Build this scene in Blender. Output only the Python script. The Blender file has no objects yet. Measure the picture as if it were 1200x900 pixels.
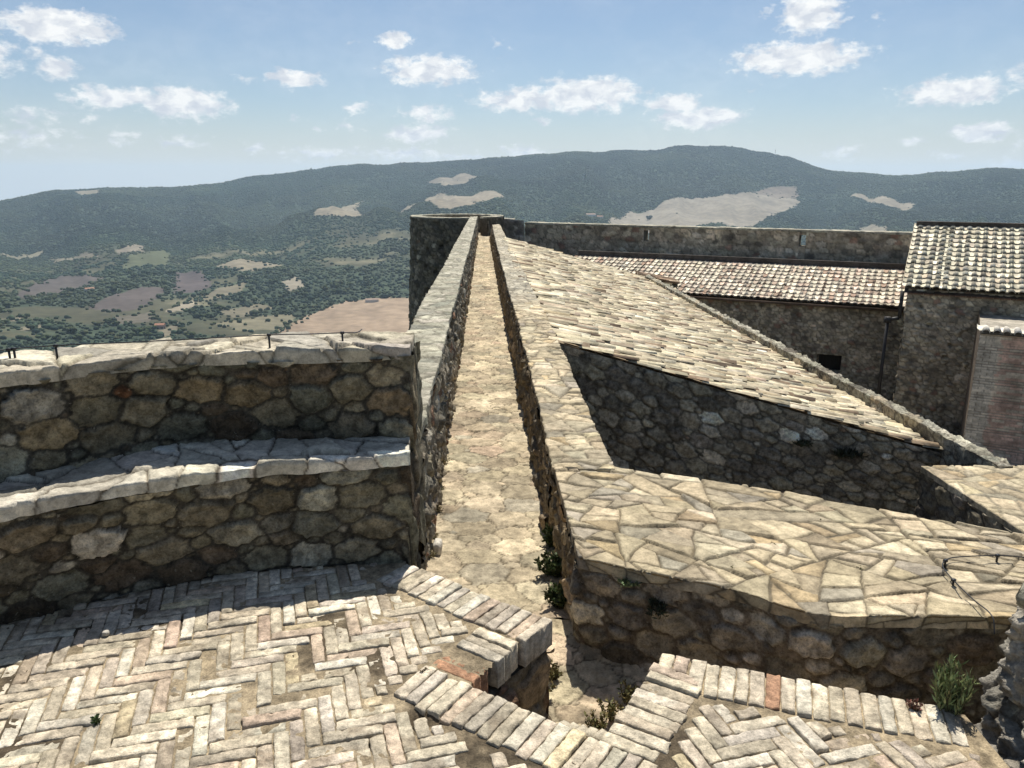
import bpy, math, random
import numpy as np

# ------------------------------------------------------------------ camera, sky, sun, exposure
PITCH = math.radians(14.75); SP, CP = math.sin(PITCH), math.cos(PITCH); EYE = 1.7
SUN_EL, SUN_AZ = 62.3, 8.5
scene = bpy.context.scene
COL = scene.collection
cam_d = bpy.data.cameras.new('camera'); cam = bpy.data.objects.new('camera', cam_d); COL.objects.link(cam)
cam_d.sensor_width = 36; cam_d.lens = 27.0; cam_d.clip_start = 0.05; cam_d.clip_end = 60000
cam.location = (0, 0, EYE); cam.rotation_euler = (math.pi/2 - PITCH, 0, 0)
scene.camera = cam
scene.view_settings.view_transform = 'Standard'; scene.view_settings.look = 'None'
scene.view_settings.exposure = 0.25; scene.view_settings.gamma = 1.0
scene.view_settings.use_curve_mapping = False
scene.render.engine = 'CYCLES'
scene.cycles.max_bounces = 5; scene.cycles.diffuse_bounces = 3; scene.cycles.volume_bounces = 2
scene.cycles.use_denoising = True
SKY_STRENGTH = 0.078

def ray(px, py):
    cx = (px - 600) / 900.0; cy = (450 - py) / 900.0
    return np.array((cx, CP + cy * SP, -SP + cy * CP))
def atz(px, py, z):
    d = ray(px, py); t = (z - EYE) / d[2]
    return np.array((d[0]*t, d[1]*t, z))
def aty(px, py, y):
    d = ray(px, py); t = y / d[1]
    return np.array((d[0]*t, y, EYE + d[2]*t))
def att(px, py, t):
    d = ray(px, py)
    return np.array((d[0]*t, d[1]*t, EYE + d[2]*t))

# photo pixel centre x, y, half width, half height, strength of each cumulus puff
CLOUDS = [(65,31,64,19,1.0),(48,62,18,9,.55),(68,80,22,13,.8),(215,121,58,19,1.0),(135,114,60,12,.75),(40,136,50,13,.5),(30,162,70,16,.5),
 (150,162,28,10,.5),(218,168,34,11,.5),(105,137,16,6,.4),(344,92,36,10,.9),(288,92,16,8,.4),(461,47,23,10,.9),(412,52,14,5,.5),(503,83,64,19,1.0),(417,128,26,8,.65),
 (500,134,42,13,.7),(490,156,46,14,.75),(346,140,14,6,.5),(408,148,18,8,.5),(374,151,10,4,.4),(300,174,24,10,.5),(375,180,60,12,.55),(480,181,80,14,.6),(545,184,50,10,.55),
 (590,55,14,12,.3),(612,118,70,15,.85),(685,111,80,22,1.0),(790,121,40,12,.85),(820,138,60,16,.95),(637,141,14,6,.6),(612,178,40,12,.7),
 (935,68,84,20,1.0),(950,14,40,26,.95),(903,10,14,7,.4),(1028,22,12,8,.3),(1118,108,58,16,.95),(1050,108,20,6,.4),(1150,154,36,11,.85),(1066,166,22,6,.45),
 (985,178,30,12,.5),(1110,180,26,6,.45),(1190,190,30,10,.6),(1192,170,16,8,.5),(880,105,12,5,.4),
 (-80,60,80,30,.9),(-160,120,90,20,.8),(1290,80,90,24,.9),(1380,130,90,20,.9),(1250,150,40,12,.7)]

def build_world():
    w = bpy.data.worlds.new('World'); scene.world = w; w.use_nodes = True
    nt = w.node_tree; nt.nodes.clear(); N = nt.nodes; L = nt.links
    def math_(op, a, b=None, c=None, clamp=False):
        n = N.new('ShaderNodeMath'); n.operation = op; n.use_clamp = clamp
        for i, v in enumerate((a, b, c)):
            if v is None: continue
            if isinstance(v, (int, float)): n.inputs[i].default_value = v
            else: L.new(v, n.inputs[i])
        return n.outputs[0]
    def vmath(op, a, b=None):
        n = N.new('ShaderNodeVectorMath'); n.operation = op
        for i, v in enumerate((a, b)):
            if v is None: continue
            if isinstance(v, tuple): n.inputs[i].default_value = v
            else: L.new(v, n.inputs[i])
        return n.outputs['Value'] if op == 'LENGTH' else n.outputs[0]
    out = N.new('ShaderNodeOutputWorld'); bg = N.new('ShaderNodeBackground'); bg.inputs[1].default_value = SKY_STRENGTH
    L.new(bg.outputs[0], out.inputs[0])
    sky = N.new('ShaderNodeTexSky'); sky.sky_type = 'NISHITA'; sky.sun_disc = False
    sky.sun_elevation = math.radians(SUN_EL); sky.sun_rotation = math.radians(SUN_AZ)
    sky.altitude = 500; sky.air_density = 1.0; sky.dust_density = 0.6; sky.ozone_density = 2.0
    tc = N.new('ShaderNodeTexCoord'); sep = N.new('ShaderNodeSeparateXYZ'); L.new(tc.outputs['Generated'], sep.inputs[0])
    az = math_('ARCTAN2', sep.outputs[0], sep.outputs[1]); el = math_('ARCSINE', sep.outputs[2])
    cmb = N.new('ShaderNodeCombineXYZ'); L.new(az, cmb.inputs[0]); L.new(el, cmb.inputs[1])
    p = cmb.outputs[0]
    def noise(vec, scale, detail, rough, off=(0,0,0)):
        n = N.new('ShaderNodeTexNoise'); n.inputs['Scale'].default_value = scale
        n.inputs['Detail'].default_value = detail; n.inputs['Roughness'].default_value = rough
        L.new(vmath('ADD', vmath('MULTIPLY', vec, (1.0, 1.7, 1.0)), off), n.inputs['Vector']); return n
    wn = noise(p, 34, 6, .62)
    warp = vmath('MULTIPLY', vmath('SUBTRACT', wn.outputs['Color'], (.5,.5,.5)), (.034,.020,0))
    pw = vmath('ADD', p, warp)
    best = None
    for (px, py, a, b, s) in CLOUDS:
        d = ray(px, py); d = d / np.linalg.norm(d)
        a0 = math.atan2(d[0], d[1]); e0 = math.asin(d[2])
        k = 1/900.0 * 0.94
        v = vmath('MULTIPLY', vmath('SUBTRACT', pw, (a0, e0, 0)), (1/(a*k*1.04), 1/(b*k*1.08), 0))
        ln = vmath('LENGTH', v)
        s2 = s if s > .72 else s*.80
        e = math_('MULTIPLY_ADD', ln, -s2, s2 - (0 if s > .72 else .05))          # s * (1 - r)
        best = e if best is None else math_('MAXIMUM', best, e)
    fine = noise(p, 60, 6, .62, (3.1, 1.7, 0))
    f = math_('SUBTRACT', fine.outputs['Fac'], .5)
    dens = math_('ADD', math_('MULTIPLY_ADD', f, 1.35, best), 0.0)
    mr = N.new('ShaderNodeMapRange'); mr.interpolation_type = 'SMOOTHSTEP'; L.new(dens, mr.inputs['Value'])
    mr.inputs['From Min'].default_value = 0.0; mr.inputs['From Max'].default_value = 0.50
    # a faint veil of high thin cloud
    veil = noise(p, 6, 5, .6, (7.7, 0, 0))
    vm = N.new('ShaderNodeMapRange'); L.new(veil.outputs['Fac'], vm.inputs['Value'])
    vm.inputs['From Min'].default_value = .42; vm.inputs['From Max'].default_value = .75; vm.inputs['To Max'].default_value = .16
    cov = math_('MAXIMUM', math_('MULTIPLY', mr.outputs[0], .97), vm.outputs[0])
    shade = noise(pw, 45, 3, .5, (0, .012, 0))
    cr = N.new('ShaderNodeMix'); cr.data_type = 'RGBA'; sm = N.new('ShaderNodeMapRange'); L.new(shade.outputs['Fac'], sm.inputs['Value']); sm.inputs['From Min'].default_value = .36; sm.inputs['From Max'].default_value = .60; L.new(sm.outputs[0], cr.inputs['Factor'])
    cr.inputs['A'].default_value = (7.4, 7.8, 8.5, 1); cr.inputs['B'].default_value = (11.2, 11.2, 11.0, 1)
    tint = N.new('ShaderNodeMix'); tint.data_type = 'RGBA'; tint.blend_type = 'MULTIPLY'; tint.inputs['Factor'].default_value = 1
    L.new(sky.outputs[0], tint.inputs['A']); tint.inputs['B'].default_value = (1.0, 1.0, 1.0, 1)
    mx = N.new('ShaderNodeMix'); mx.data_type = 'RGBA'
    hz = N.new('ShaderNodeMapRange'); hz.interpolation_type = 'SMOOTHSTEP'; L.new(el, hz.inputs['Value'])
    for k_, v_ in zip(('From Min','From Max','To Min','To Max'), (-.03,.10,.8,0)): hz.inputs[k_].default_value = v_
    hm = N.new('ShaderNodeMix'); hm.data_type = 'RGBA'; L.new(hz.outputs[0], hm.inputs['Factor']); L.new(tint.outputs['Result'], hm.inputs['A']); hm.inputs['B'].default_value = (8.5,8.3,7.9,1)
    L.new(cov, mx.inputs['Factor']); L.new(hm.outputs['Result'], mx.inputs['A']); L.new(cr.outputs['Result'], mx.inputs['B'])
    L.new(mx.outputs['Result'], bg.inputs[0])
build_world()

sun_d = bpy.data.lights.new('sun', 'SUN'); sun_d.energy = 5.0; sun_d.angle = math.radians(.53); sun_d.color = (1.0, .945, .85)
sun = bpy.data.objects.new('sun', sun_d); COL.objects.link(sun); sun.location = (5, 40, 80)
_e, _a = math.radians(SUN_EL), math.radians(SUN_AZ)
from mathutils import Vector
sun.rotation_euler = Vector((math.sin(_a)*math.cos(_e), math.cos(_a)*math.cos(_e), math.sin(_e))).to_track_quat('Z', 'Y').to_euler()

# ------------------------------------------------------------------ noise and numeric helpers
def _h(ix, iy, iz, seed):
    n = (ix.astype(np.int64)*374761393 + iy.astype(np.int64)*668265263 + iz.astype(np.int64)*2147483647 + seed*974634777) & 0xffffffff
    n = ((n ^ (n >> 13)) * 1274126177) & 0xffffffff
    n = ((n ^ (n >> 16)) * 2246822519) & 0xffffffff
    return ((n ^ (n >> 15)) & 0xffffff) / float(0xffffff)
def vnoise(x, y, seed=0):
    x = np.asarray(x, float); y = np.asarray(y, float)
    ix = np.floor(x); iy = np.floor(y); fx = x-ix; fy = y-iy
    fx = fx*fx*(3-2*fx); fy = fy*fy*(3-2*fy); z = np.zeros_like(ix)
    a = _h(ix,iy,z,seed); b = _h(ix+1,iy,z,seed); c = _h(ix,iy+1,z,seed); d = _h(ix+1,iy+1,z,seed)
    return (a*(1-fx)+b*fx)*(1-fy) + (c*(1-fx)+d*fx)*fy - .5
def fbm(x, y, octs=4, seed=0, gain=.5):
    s = 0; a = 1.0; f = 1.0
    for i in range(octs):
        s = s + a*vnoise(x*f + 17.3*i, y*f - 9.1*i, seed+i*7); a *= gain; f *= 2.03
    return s
def sstep(a, b, x):
    t = np.clip((x-a)/(b-a), 0, 1); return t*t*(3-2*t)
def in_poly(x, y, poly):
    x = np.asarray(x); y = np.asarray(y); r = np.zeros(x.shape, bool); n = len(poly)
    for i in range(n):
        x0, y0 = poly[i][:2]; x1, y1 = poly[(i+1) % n][:2]
        if y0 == y1: continue
        c = ((y0 > y) != (y1 > y)) & (x < (x1-x0)*(y-y0)/(y1-y0) + x0)
        r ^= c
    return r
P_WARM = np.array((1.0,1.0,.95))*1.06
def pick(rng, palette, n, sg=.16):
    w = np.array([p[0] for p in palette], float); w /= w.sum()
    c = np.array([p[1] for p in palette], float)[rng.choice(len(palette), n, p=w)]
    return c * np.exp(rng.normal(0, sg, (n, 1))) * (1 + rng.normal(0, .010, (n, 3)))

# ------------------------------------------------------------------ materials
MATS = {}
def stone_mat(name, tint=(1,1,1), bump=.5, dist=.006, scale=60, mott=.35, spots=.25, rough=.92, big=2.2):
    """Per-vertex base colour, broken up by mottling, lichen spots and fine grain."""
    if name in MATS: return MATS[name]
    m = bpy.data.materials.new(name); m.use_nodes = True; nt = m.node_tree; N = nt.nodes; L = nt.links
    b = N['Principled BSDF']; b.inputs['Roughness'].default_value = rough; b.inputs['Specular IOR Level'].default_value = .2
    at = N.new('ShaderNodeAttribute'); at.attribute_name = 'Col'
    tc = N.new('ShaderNodeTexCoord')
    def noise(s, d, r):
        n = N.new('ShaderNodeTexNoise'); n.inputs['Scale'].default_value = s; n.inputs['Detail'].default_value = d
        n.inputs['Roughness'].default_value = r; L.new(tc.outputs['Object'], n.inputs['Vector']); return n
    def rng(o, a, bb, c, d):
        n = N.new('ShaderNodeMapRange'); L.new(o, n.inputs['Value'])
        for k, v in zip(('From Min','From Max','To Min','To Max'), (a,bb,c,d)): n.inputs[k].default_value = v
        return n.outputs[0]
    def mix(bt, fac, a, bb):
        n = N.new('ShaderNodeMix'); n.data_type = 'RGBA'; n.blend_type = bt
        for key, v in (('Factor', fac), ('A', a), ('B', bb)):
            if isinstance(v, (int, float)): n.inputs[key].default_value = v
            elif isinstance(v, tuple): n.inputs[key].default_value = (*v, 1)
            else: L.new(v, n.inputs[key])
        return n.outputs['Result']
    n1 = noise(scale*.35, 6, .65); n2 = noise(big, 4, .6); n3 = noise(scale*1.6, 5, .7)
    v1 = rng(n1.outputs['Fac'], .36, .64, 1-mott, 1+mott*.8)
    cm = N.new('ShaderNodeCombineColor'); [L.new(v1, cm.inputs[i]) for i in range(3)]
    c = mix('MULTIPLY', 1.0, at.outputs['Color'], cm.outputs[0])
    v3 = rng(n3.outputs['Fac'], .36, .64, 1-mott*.8, 1+mott*.6)
    cm3 = N.new('ShaderNodeCombineColor'); [L.new(v3, cm3.inputs[i]) for i in range(3)]
    c = mix('MULTIPLY', 1.0, c, cm3.outputs[0])
    v2 = rng(n2.outputs['Fac'], .35, .65, .78, 1.2)
    cm2 = N.new('ShaderNodeCombineColor'); [L.new(v2, cm2.inputs[i]) for i in range(3)]
    c = mix('MULTIPLY', 1.0, c, cm2.outputs[0])
    if tint != (1,1,1): c = mix('MULTIPLY', 1.0, c, tint)
    sp = rng(n3.outputs['Fac'], .57, .64, 0, spots)
    c = mix('MIX', sp, c, (.055,.05,.04))
    n4 = noise(scale*.9, 3, .6)
    sp2 = rng(n4.outputs['Fac'], .66, .72, 0, spots*.8)
    c = mix('MIX', sp2, c, (.50,.47,.38))
    L.new(c, b.inputs['Base Color'])
    bp = N.new('ShaderNodeBump'); bp.inputs['Strength'].default_value = bump; bp.inputs['Distance'].default_value = dist
    ad = N.new('ShaderNodeMath'); ad.operation = 'ADD'; L.new(n1.outputs['Fac'], ad.inputs[0]); L.new(n3.outputs['Fac'], ad.inputs[1])
    L.new(ad.outputs[0], bp.inputs['Height']); L.new(bp.outputs[0], b.inputs['Normal'])
    MATS[name] = m; return m
def plain_mat(name, col, rough=.6, metal=0, var=.25, scale=12, bump=.2):
    if name in MATS: return MATS[name]
    m = bpy.data.materials.new(name); m.use_nodes = True; nt = m.node_tree; N = nt.nodes; L = nt.links
    b = N['Principled BSDF']; b.inputs['Roughness'].default_value = rough; b.inputs['Metallic'].default_value = metal
    tc = N.new('ShaderNodeTexCoord'); n = N.new('ShaderNodeTexNoise'); n.inputs['Scale'].default_value = scale; n.inputs['Detail'].default_value = 6
    L.new(tc.outputs['Object'], n.inputs['Vector'])
    r = N.new('ShaderNodeValToRGB'); L.new(n.outputs['Fac'], r.inputs[0])
    r.color_ramp.elements[0].position = .3; r.color_ramp.elements[1].position = .7
    r.color_ramp.elements[0].color = (*[c*(1-var) for c in col], 1); r.color_ramp.elements[1].color = (*[min(1, c*(1+var)) for c in col], 1)
    L.new(r.outputs[0], b.inputs['Base Color'])
    bp = N.new('ShaderNodeBump'); bp.inputs['Strength'].default_value = bump; bp.inputs['Distance'].default_value = .01
    L.new(n.outputs['Fac'], bp.inputs['Height']); L.new(bp.outputs[0], b.inputs['Normal'])
    MATS[name] = m; return m
def leaf_mat(name, rough=.75, scale=.6, var=.3):
    if name in MATS: return MATS[name]
    m = bpy.data.materials.new(name); m.use_nodes = True; nt = m.node_tree; N = nt.nodes; L = nt.links
    b = N['Principled BSDF']; b.inputs['Roughness'].default_value = rough; b.inputs['Specular IOR Level'].default_value = .15
    at = N.new('ShaderNodeAttribute'); at.attribute_name = 'Col'
    tc = N.new('ShaderNodeTexCoord'); n = N.new('ShaderNodeTexNoise'); n.inputs['Scale'].default_value = scale; n.inputs['Detail'].default_value = 5
    L.new(tc.outputs['Object'], n.inputs['Vector'])
    r = N.new('ShaderNodeMapRange'); L.new(n.outputs['Fac'], r.inputs['Value'])
    for k, v in zip(('From Min','From Max','To Min','To Max'), (.3,.7,1-var,1+var)): r.inputs[k].default_value = v
    cm = N.new('ShaderNodeCombineColor'); [L.new(r.outputs[0], cm.inputs[i]) for i in range(3)]
    mx = N.new('ShaderNodeMix'); mx.data_type = 'RGBA'; mx.blend_type = 'MULTIPLY'; mx.inputs['Factor'].default_value = 1
    L.new(at.outputs['Color'], mx.inputs['A']); L.new(cm.outputs[0], mx.inputs['B']); L.new(mx.outputs['Result'], b.inputs['Base Color'])
    MATS[name] = m; return m
M_RUB = lambda: stone_mat('rubble_stone', scale=60, mott=.5, spots=.45, bump=1.0, dist=.010)
M_FAR = lambda: stone_mat('distant_masonry', scale=9, mott=.3, spots=.15, bump=.6, dist=.03, big=.6)
M_SLAB = lambda: stone_mat('limestone_slab', scale=62, mott=.3, spots=.38, bump=.8, dist=.006)
M_BRICK = lambda: stone_mat('worn_brick', scale=85, mott=.36, spots=.42, bump=1.0, dist=.006, big=4)
M_TILE = lambda: stone_mat('roof_tile', scale=14, mott=.3, spots=.25, bump=.4, dist=.01)

# ------------------------------------------------------------------ object and mesh helpers
def link(o, parent=None):
    COL.objects.link(o)
    if parent is not None: o.parent = parent
    return o
def tag(o, label=None, cat=None, group=None, kind=None):
    if label: o['label'] = label
    if cat: o['category'] = cat
    if group: o['group'] = group
    if kind: o['kind'] = kind
    return o
def empty(name, loc=(0,0,0)):
    o = bpy.data.objects.new(name, None); o.empty_display_size = .2; COL.objects.link(o); o.location = loc; return o
def raw_mesh(name, V, faces, col=None, mat=None, smooth=True):
    """faces: int array (n,3|4) or a list of such arrays / lists."""
    me = bpy.data.meshes.new(name); V = np.asarray(V, np.float32)
    if isinstance(faces, np.ndarray): faces = [faces]
    loops = []; starts = []; p = 0
    for f in faces:
        f = np.asarray(f, np.int32)
        if f.size == 0: continue
        k = f.shape[1]; loops.append(f.ravel()); starts.append(p + np.arange(len(f))*k); p += f.size
    loops = np.concatenate(loops); starts = np.concatenate(starts).astype(np.int32)
    me.vertices.add(len(V)); me.vertices.foreach_set('co', V.ravel())
    me.loops.add(len(loops)); me.loops.foreach_set('vertex_index', loops)
    me.polygons.add(len(starts)); me.polygons.foreach_set('loop_start', starts)
    me.update(calc_edges=True)
    me.polygons.foreach_set('use_smooth', np.full(len(starts), smooth, bool))
    if col is not None:
        a = me.attributes.new('Col', 'FLOAT_COLOR', 'POINT')
        c = np.ones((len(V), 4), np.float32); c[:, :3] = np.clip(col, 0.004, .9); a.data.foreach_set('color', c.ravel())
    if mat: me.materials.append(mat)
    me.validate()
    return me
def mesh_obj(name, V, faces, col=None, mat=None, parent=None, smooth=True):
    V = np.asarray(V, float)
    if col is not None and np.ndim(col) == 1: col = np.tile(np.asarray(col, float), (len(V), 1))
    o = bpy.data.objects.new(name, raw_mesh(name, V, faces, col, mat, smooth))
    if parent is not None:
        COL.objects.link(o); o.parent = parent
        o.matrix_parent_inverse = parent.matrix_basis.inverted()
        return o
    return link(o)
class Bag:
    """Collects pieces that end up as ONE mesh."""
    def __init__(s): s.V = []; s.C = []; s.Q = []; s.T = []; s.n = 0
    def add(s, V, faces, col):
        V = np.asarray(V, float); s.V.append(V)
        c = np.asarray(col, float); s.C.append(np.tile(c, (len(V), 1)) if c.ndim == 1 else c)
        for f in (faces if isinstance(faces, list) else [faces]):
            f = np.asarray(f, np.int32)
            if f.size: (s.Q if f.shape[1] == 4 else s.T).append(f + s.n)
        s.n += len(V)
    def box(s, c, size, ang=0, col=(.3,.3,.3)):
        x, y, z = [k/2 for k in size]; ca, sa = math.cos(ang), math.sin(ang)
        V = np.array([(i*x, j*y, k*z) for k in (-1,1) for j in (-1,1) for i in (-1,1)], float)
        V = np.stack([V[:,0]*ca - V[:,1]*sa, V[:,0]*sa + V[:,1]*ca, V[:,2]], 1) + np.asarray(c, float)
        s.add(V, np.array([(0,2,3,1),(4,5,7,6),(0,1,5,4),(2,6,7,3),(0,4,6,2),(1,3,7,5)]), col)
    def tube(s, pts, r, col, n=6):
        pts = np.asarray(pts, float); rr = np.broadcast_to(np.asarray(r, float), (len(pts),)); R = []
        for i, p in enumerate(pts):
            d = pts[min(i+1, len(pts)-1)] - pts[max(i-1, 0)]; d /= np.linalg.norm(d)+1e-9
            a = np.cross(d, (0,0,1) if abs(d[2]) < .9 else (1,0,0)); a /= np.linalg.norm(a); b = np.cross(d, a)
            R += [p + rr[i]*(a*math.cos(t) + b*math.sin(t)) for t in np.linspace(0, 2*math.pi, n, endpoint=False)]
        Q = [(i*n+j, i*n+(j+1) % n, (i+1)*n+(j+1) % n, (i+1)*n+j) for i in range(len(pts)-1) for j in range(n)]
        k = len(pts)*n; R += [pts[0], pts[-1]]
        T = [(k, (j+1) % n, j) for j in range(n)] + [(k+1, (len(pts)-1)*n+j, (len(pts)-1)*n+(j+1) % n) for j in range(n)]
        s.add(np.array(R), [np.array(Q), np.array(T)], col)
    def build(s, name, mat, parent=None, smooth=True):
        f = []
        if s.Q: f.append(np.concatenate(s.Q))
        if s.T: f.append(np.concatenate(s.T))
        return mesh_obj(name, np.concatenate(s.V), f, np.concatenate(s.C), mat, parent, smooth)
def prism(bag, poly, z0, z1, col):
    n = len(poly); V = [(p[0], p[1], z0) for p in poly] + [(p[0], p[1], z1) for p in poly]
    b = bpy.data.meshes.new('tmp')
    import mathutils.geometry as mg
    tris = mg.tessellate_polygon([[Vector((p[0], p[1], 0)) for p in poly]])
    T = [tuple(i+n for i in t) for t in tris]
    T = [t if (Vector(V[t[1]])-Vector(V[t[0]])).cross(Vector(V[t[2]])-Vector(V[t[0]])).z > 0 else t[::-1] for t in T]
    bpy.data.meshes.remove(b)
    bag.add(V, [np.array([(i, (i+1) % n, (i+1) % n+n, i+n) for i in range(n)]), np.array(T)], col)
def rail(pts):
    """Arc-length parametrised polyline -> function of s in metres, and its length."""
    P = np.asarray(pts, float); d = np.r_[0, np.cumsum(np.linalg.norm(np.diff(P, axis=0), axis=1))]
    return (lambda s: np.stack([np.interp(s, d, P[:, k]) for k in range(P.shape[1])], -1)), d[-1]
def smooth_rail(pts, n=60):
    """Catmull-Rom through the points."""
    P = np.asarray(pts, float); P = np.vstack([2*P[0]-P[1], P, 2*P[-1]-P[-2]]); out = []
    m = len(P)-3
    for i in range(m):
        for t in np.linspace(0, 1, max(2, n//m), endpoint=False):
            a, b, c, d = P[i:i+4]
            out.append(.5*((2*b) + (-a+c)*t + (2*a-5*b+4*c-d)*t*t + (-a+3*b-3*c+d)*t**3))
    out.append(P[-2]); return np.array(out)

def grid_mesh(P, h, toward=None, up=False):
    """P (nv,nu,3) base positions, pushed out along the surface normal by h."""
    du = np.gradient(P, axis=1); dv = np.gradient(P, axis=0)
    Nn = np.cross(du, dv); Nn /= np.linalg.norm(Nn, axis=2, keepdims=True) + 1e-12
    if up: s = np.sign(Nn[..., 2].mean())
    else: s = np.sign(((np.asarray(toward) - P) * Nn).sum(2).mean())
    s = 1 if s == 0 else s
    Q = P + Nn * s * h[..., None]
    nv, nu = h.shape; idx = np.arange(nv*nu).reshape(nv, nu)
    a, b, c, d = idx[:-1,:-1], idx[:-1,1:], idx[1:,1:], idx[1:,:-1]
    F = np.stack([a, b, c, d] if s > 0 else [a, d, c, b], -1).reshape(-1, 4)
    return Q.reshape(-1, 3), F

# ------------------------------------------------------------------ masonry patterns (height in metres and base colour)
def rubble(us, vs, s=.07, aspect=1.4, seed=1, relief=.02, joint=.008, rnd=.02, palette=None, mortar=(.15,.13,.10), dart=True, var=.45, rough=.006, proud=.4):
    rng = np.random.default_rng(seed); U, V = np.meshgrid(us, vs)
    u0, u1, v0, v1 = us.min()-2*s, us.max()+2*s, vs.min()-2*s, vs.max()+2*s
    if dart:
        area = (u1-u0)*(v1-v0)/aspect; n = int(min(16*area/(s*s), 30000))
        R = np.sort(np.clip(s*np.exp(rng.normal(0, var, n)), s*.36, s*2.3))[::-1]
        S = np.empty((n, 3)); k = 0
        X = rng.uniform(u0, u1, n); Y = rng.uniform(v0, v1, n)
        for i in range(n):
            if k == 0 or np.all(np.hypot((S[:k,0]-X[i])/aspect, S[:k,1]-Y[i]) > .80*(S[:k,2]+R[i])):
                S[k] = (X[i], Y[i], R[i]); k += 1
        S = S[:k]
    else:
        nu = max(2, int((u1-u0)/(2*s*aspect))); nv = max(2, int((v1-v0)/(2*s)))
        gu, gv = np.meshgrid(np.arange(nu), np.arange(nv))
        X = u0 + (gu + .5*(gv % 2) + rng.uniform(-.33,.33,gu.shape))*(u1-u0)/nu
        Y = v0 + (gv + .5 + rng.uniform(-.26,.26,gu.shape))*(v1-v0)/nv
        S = np.stack([X.ravel(), Y.ravel(), s*np.exp(rng.normal(0,.22,X.size))], 1)
    n = len(S); C = pick(rng, palette, n); off = rng.normal(0, 1, n); tu = rng.normal(0, 1, n); tv = rng.normal(0, 1, n)
    Uw = U + s*.42*fbm(U/s*.9, V/s*.9, 4, seed+11, .6); Vw = V + s*.36*fbm(U/s*.9, V/s*.9, 4, seed+51, .6)
    nvv, nuu = U.shape; e = np.zeros(U.shape); I = np.zeros(U.shape, int); B = 48
    for i in range(0, nvv, B):
        for j in range(0, nuu, B):
            uu = Uw[i:i+B, j:j+B]; vv = Vw[i:i+B, j:j+B]
            m = 4.5*s
            c = np.where((S[:,0] > uu.min()-m*aspect) & (S[:,0] < uu.max()+m*aspect) & (S[:,1] > vv.min()-m) & (S[:,1] < vv.max()+m))[0]
            if len(c) < 2: c = np.argsort(np.hypot(S[:,0]-uu.mean(), S[:,1]-vv.mean()))[:6]
            D = np.hypot((uu[..., None]-S[c,0])/aspect, vv[..., None]-S[c,1])/S[c,2]
            o = np.argpartition(D, 1, axis=-1)[..., :2]; dd = np.take_along_axis(D, o, -1)
            sw = dd[..., 0] > dd[..., 1]
            f = np.where(sw, o[..., 1], o[..., 0]); d1 = np.minimum(dd[..., 0], dd[..., 1]); d2 = np.maximum(dd[..., 0], dd[..., 1])
            I[i:i+B, j:j+B] = c[f]; e[i:i+B, j:j+B] = (d2-d1)*S[c[f],2]*.5
    j = joint*(1 + .9*vnoise(U/s*.7, V/s*.7, seed+3))
    st = sstep(j*.4, j+rnd, e)
    h = st*(relief*(1 + proud*off[I]) + .20*relief*((U-S[I,0])/s*tu[I] + (V-S[I,1])/s*tv[I]))
    h = h - .8*rough*np.abs(fbm(U*16+off[I]*9, V*26+tu[I]*9, 3, seed+6))*st + rough*fbm(U*14, V*14, 5, seed+5, .6)*(.4+st) + .25*rough*vnoise(U*150, V*150, seed+9)
    k = sstep(j*.3, j*1.0+rnd*.30, e)[..., None]
    mo = np.asarray(mortar)*(1 + .5*fbm(U*6, V*6, 4, seed+21))[..., None]
    band = fbm(U*9, V*26, 3, seed+31)[..., None]
    c = C[I]*(1 + .35*fbm(U*10, V*10, 4, seed+33)[..., None] + .18*band)
    return h, np.clip(mo*(1-k) + c*k, .01, .8)

def split_polys(w, h, target, seed, spread=.55, minw=0.0):
    rng = np.random.default_rng(seed); out = []
    stack = [np.array([(0,0),(w,0),(w,h),(0,h)], float)]
    def area(p): return .5*abs(np.dot(p[:,0], np.roll(p[:,1],-1)) - np.dot(p[:,1], np.roll(p[:,0],-1)))
    def cut(p, q, n):
        d = (p-q) @ n; A = []; Bq = []
        for i in range(len(p)):
            k = (i+1) % len(p)
            (A if d[i] >= 0 else Bq).append(p[i])
            if (d[i] >= 0) != (d[k] >= 0):
                x = p[i] + (p[k]-p[i])*d[i]/(d[i]-d[k]); A.append(x); Bq.append(x)
        return np.array(A), np.array(Bq)
    while stack:
        p = stack.pop(); a = area(p)
        if a < target*np.exp(rng.normal(0, .55)): out.append(p); continue
        c = p - p.mean(0); _, _, vt = np.linalg.svd(c, full_matrices=False); ax = vt[0]
        th = rng.normal(0, spread); n = np.array((ax[0]*math.cos(th)-ax[1]*math.sin(th), ax[0]*math.sin(th)+ax[1]*math.cos(th)))
        pr = c @ ax; q = p.mean(0) + ax*rng.uniform(-.18, .18)*(pr.max()-pr.min())
        A, Bq = cut(p, q, n)
        if len(A) < 3 or len(Bq) < 3: out.append(p); continue
        stack += [A, Bq]
    return out
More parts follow.
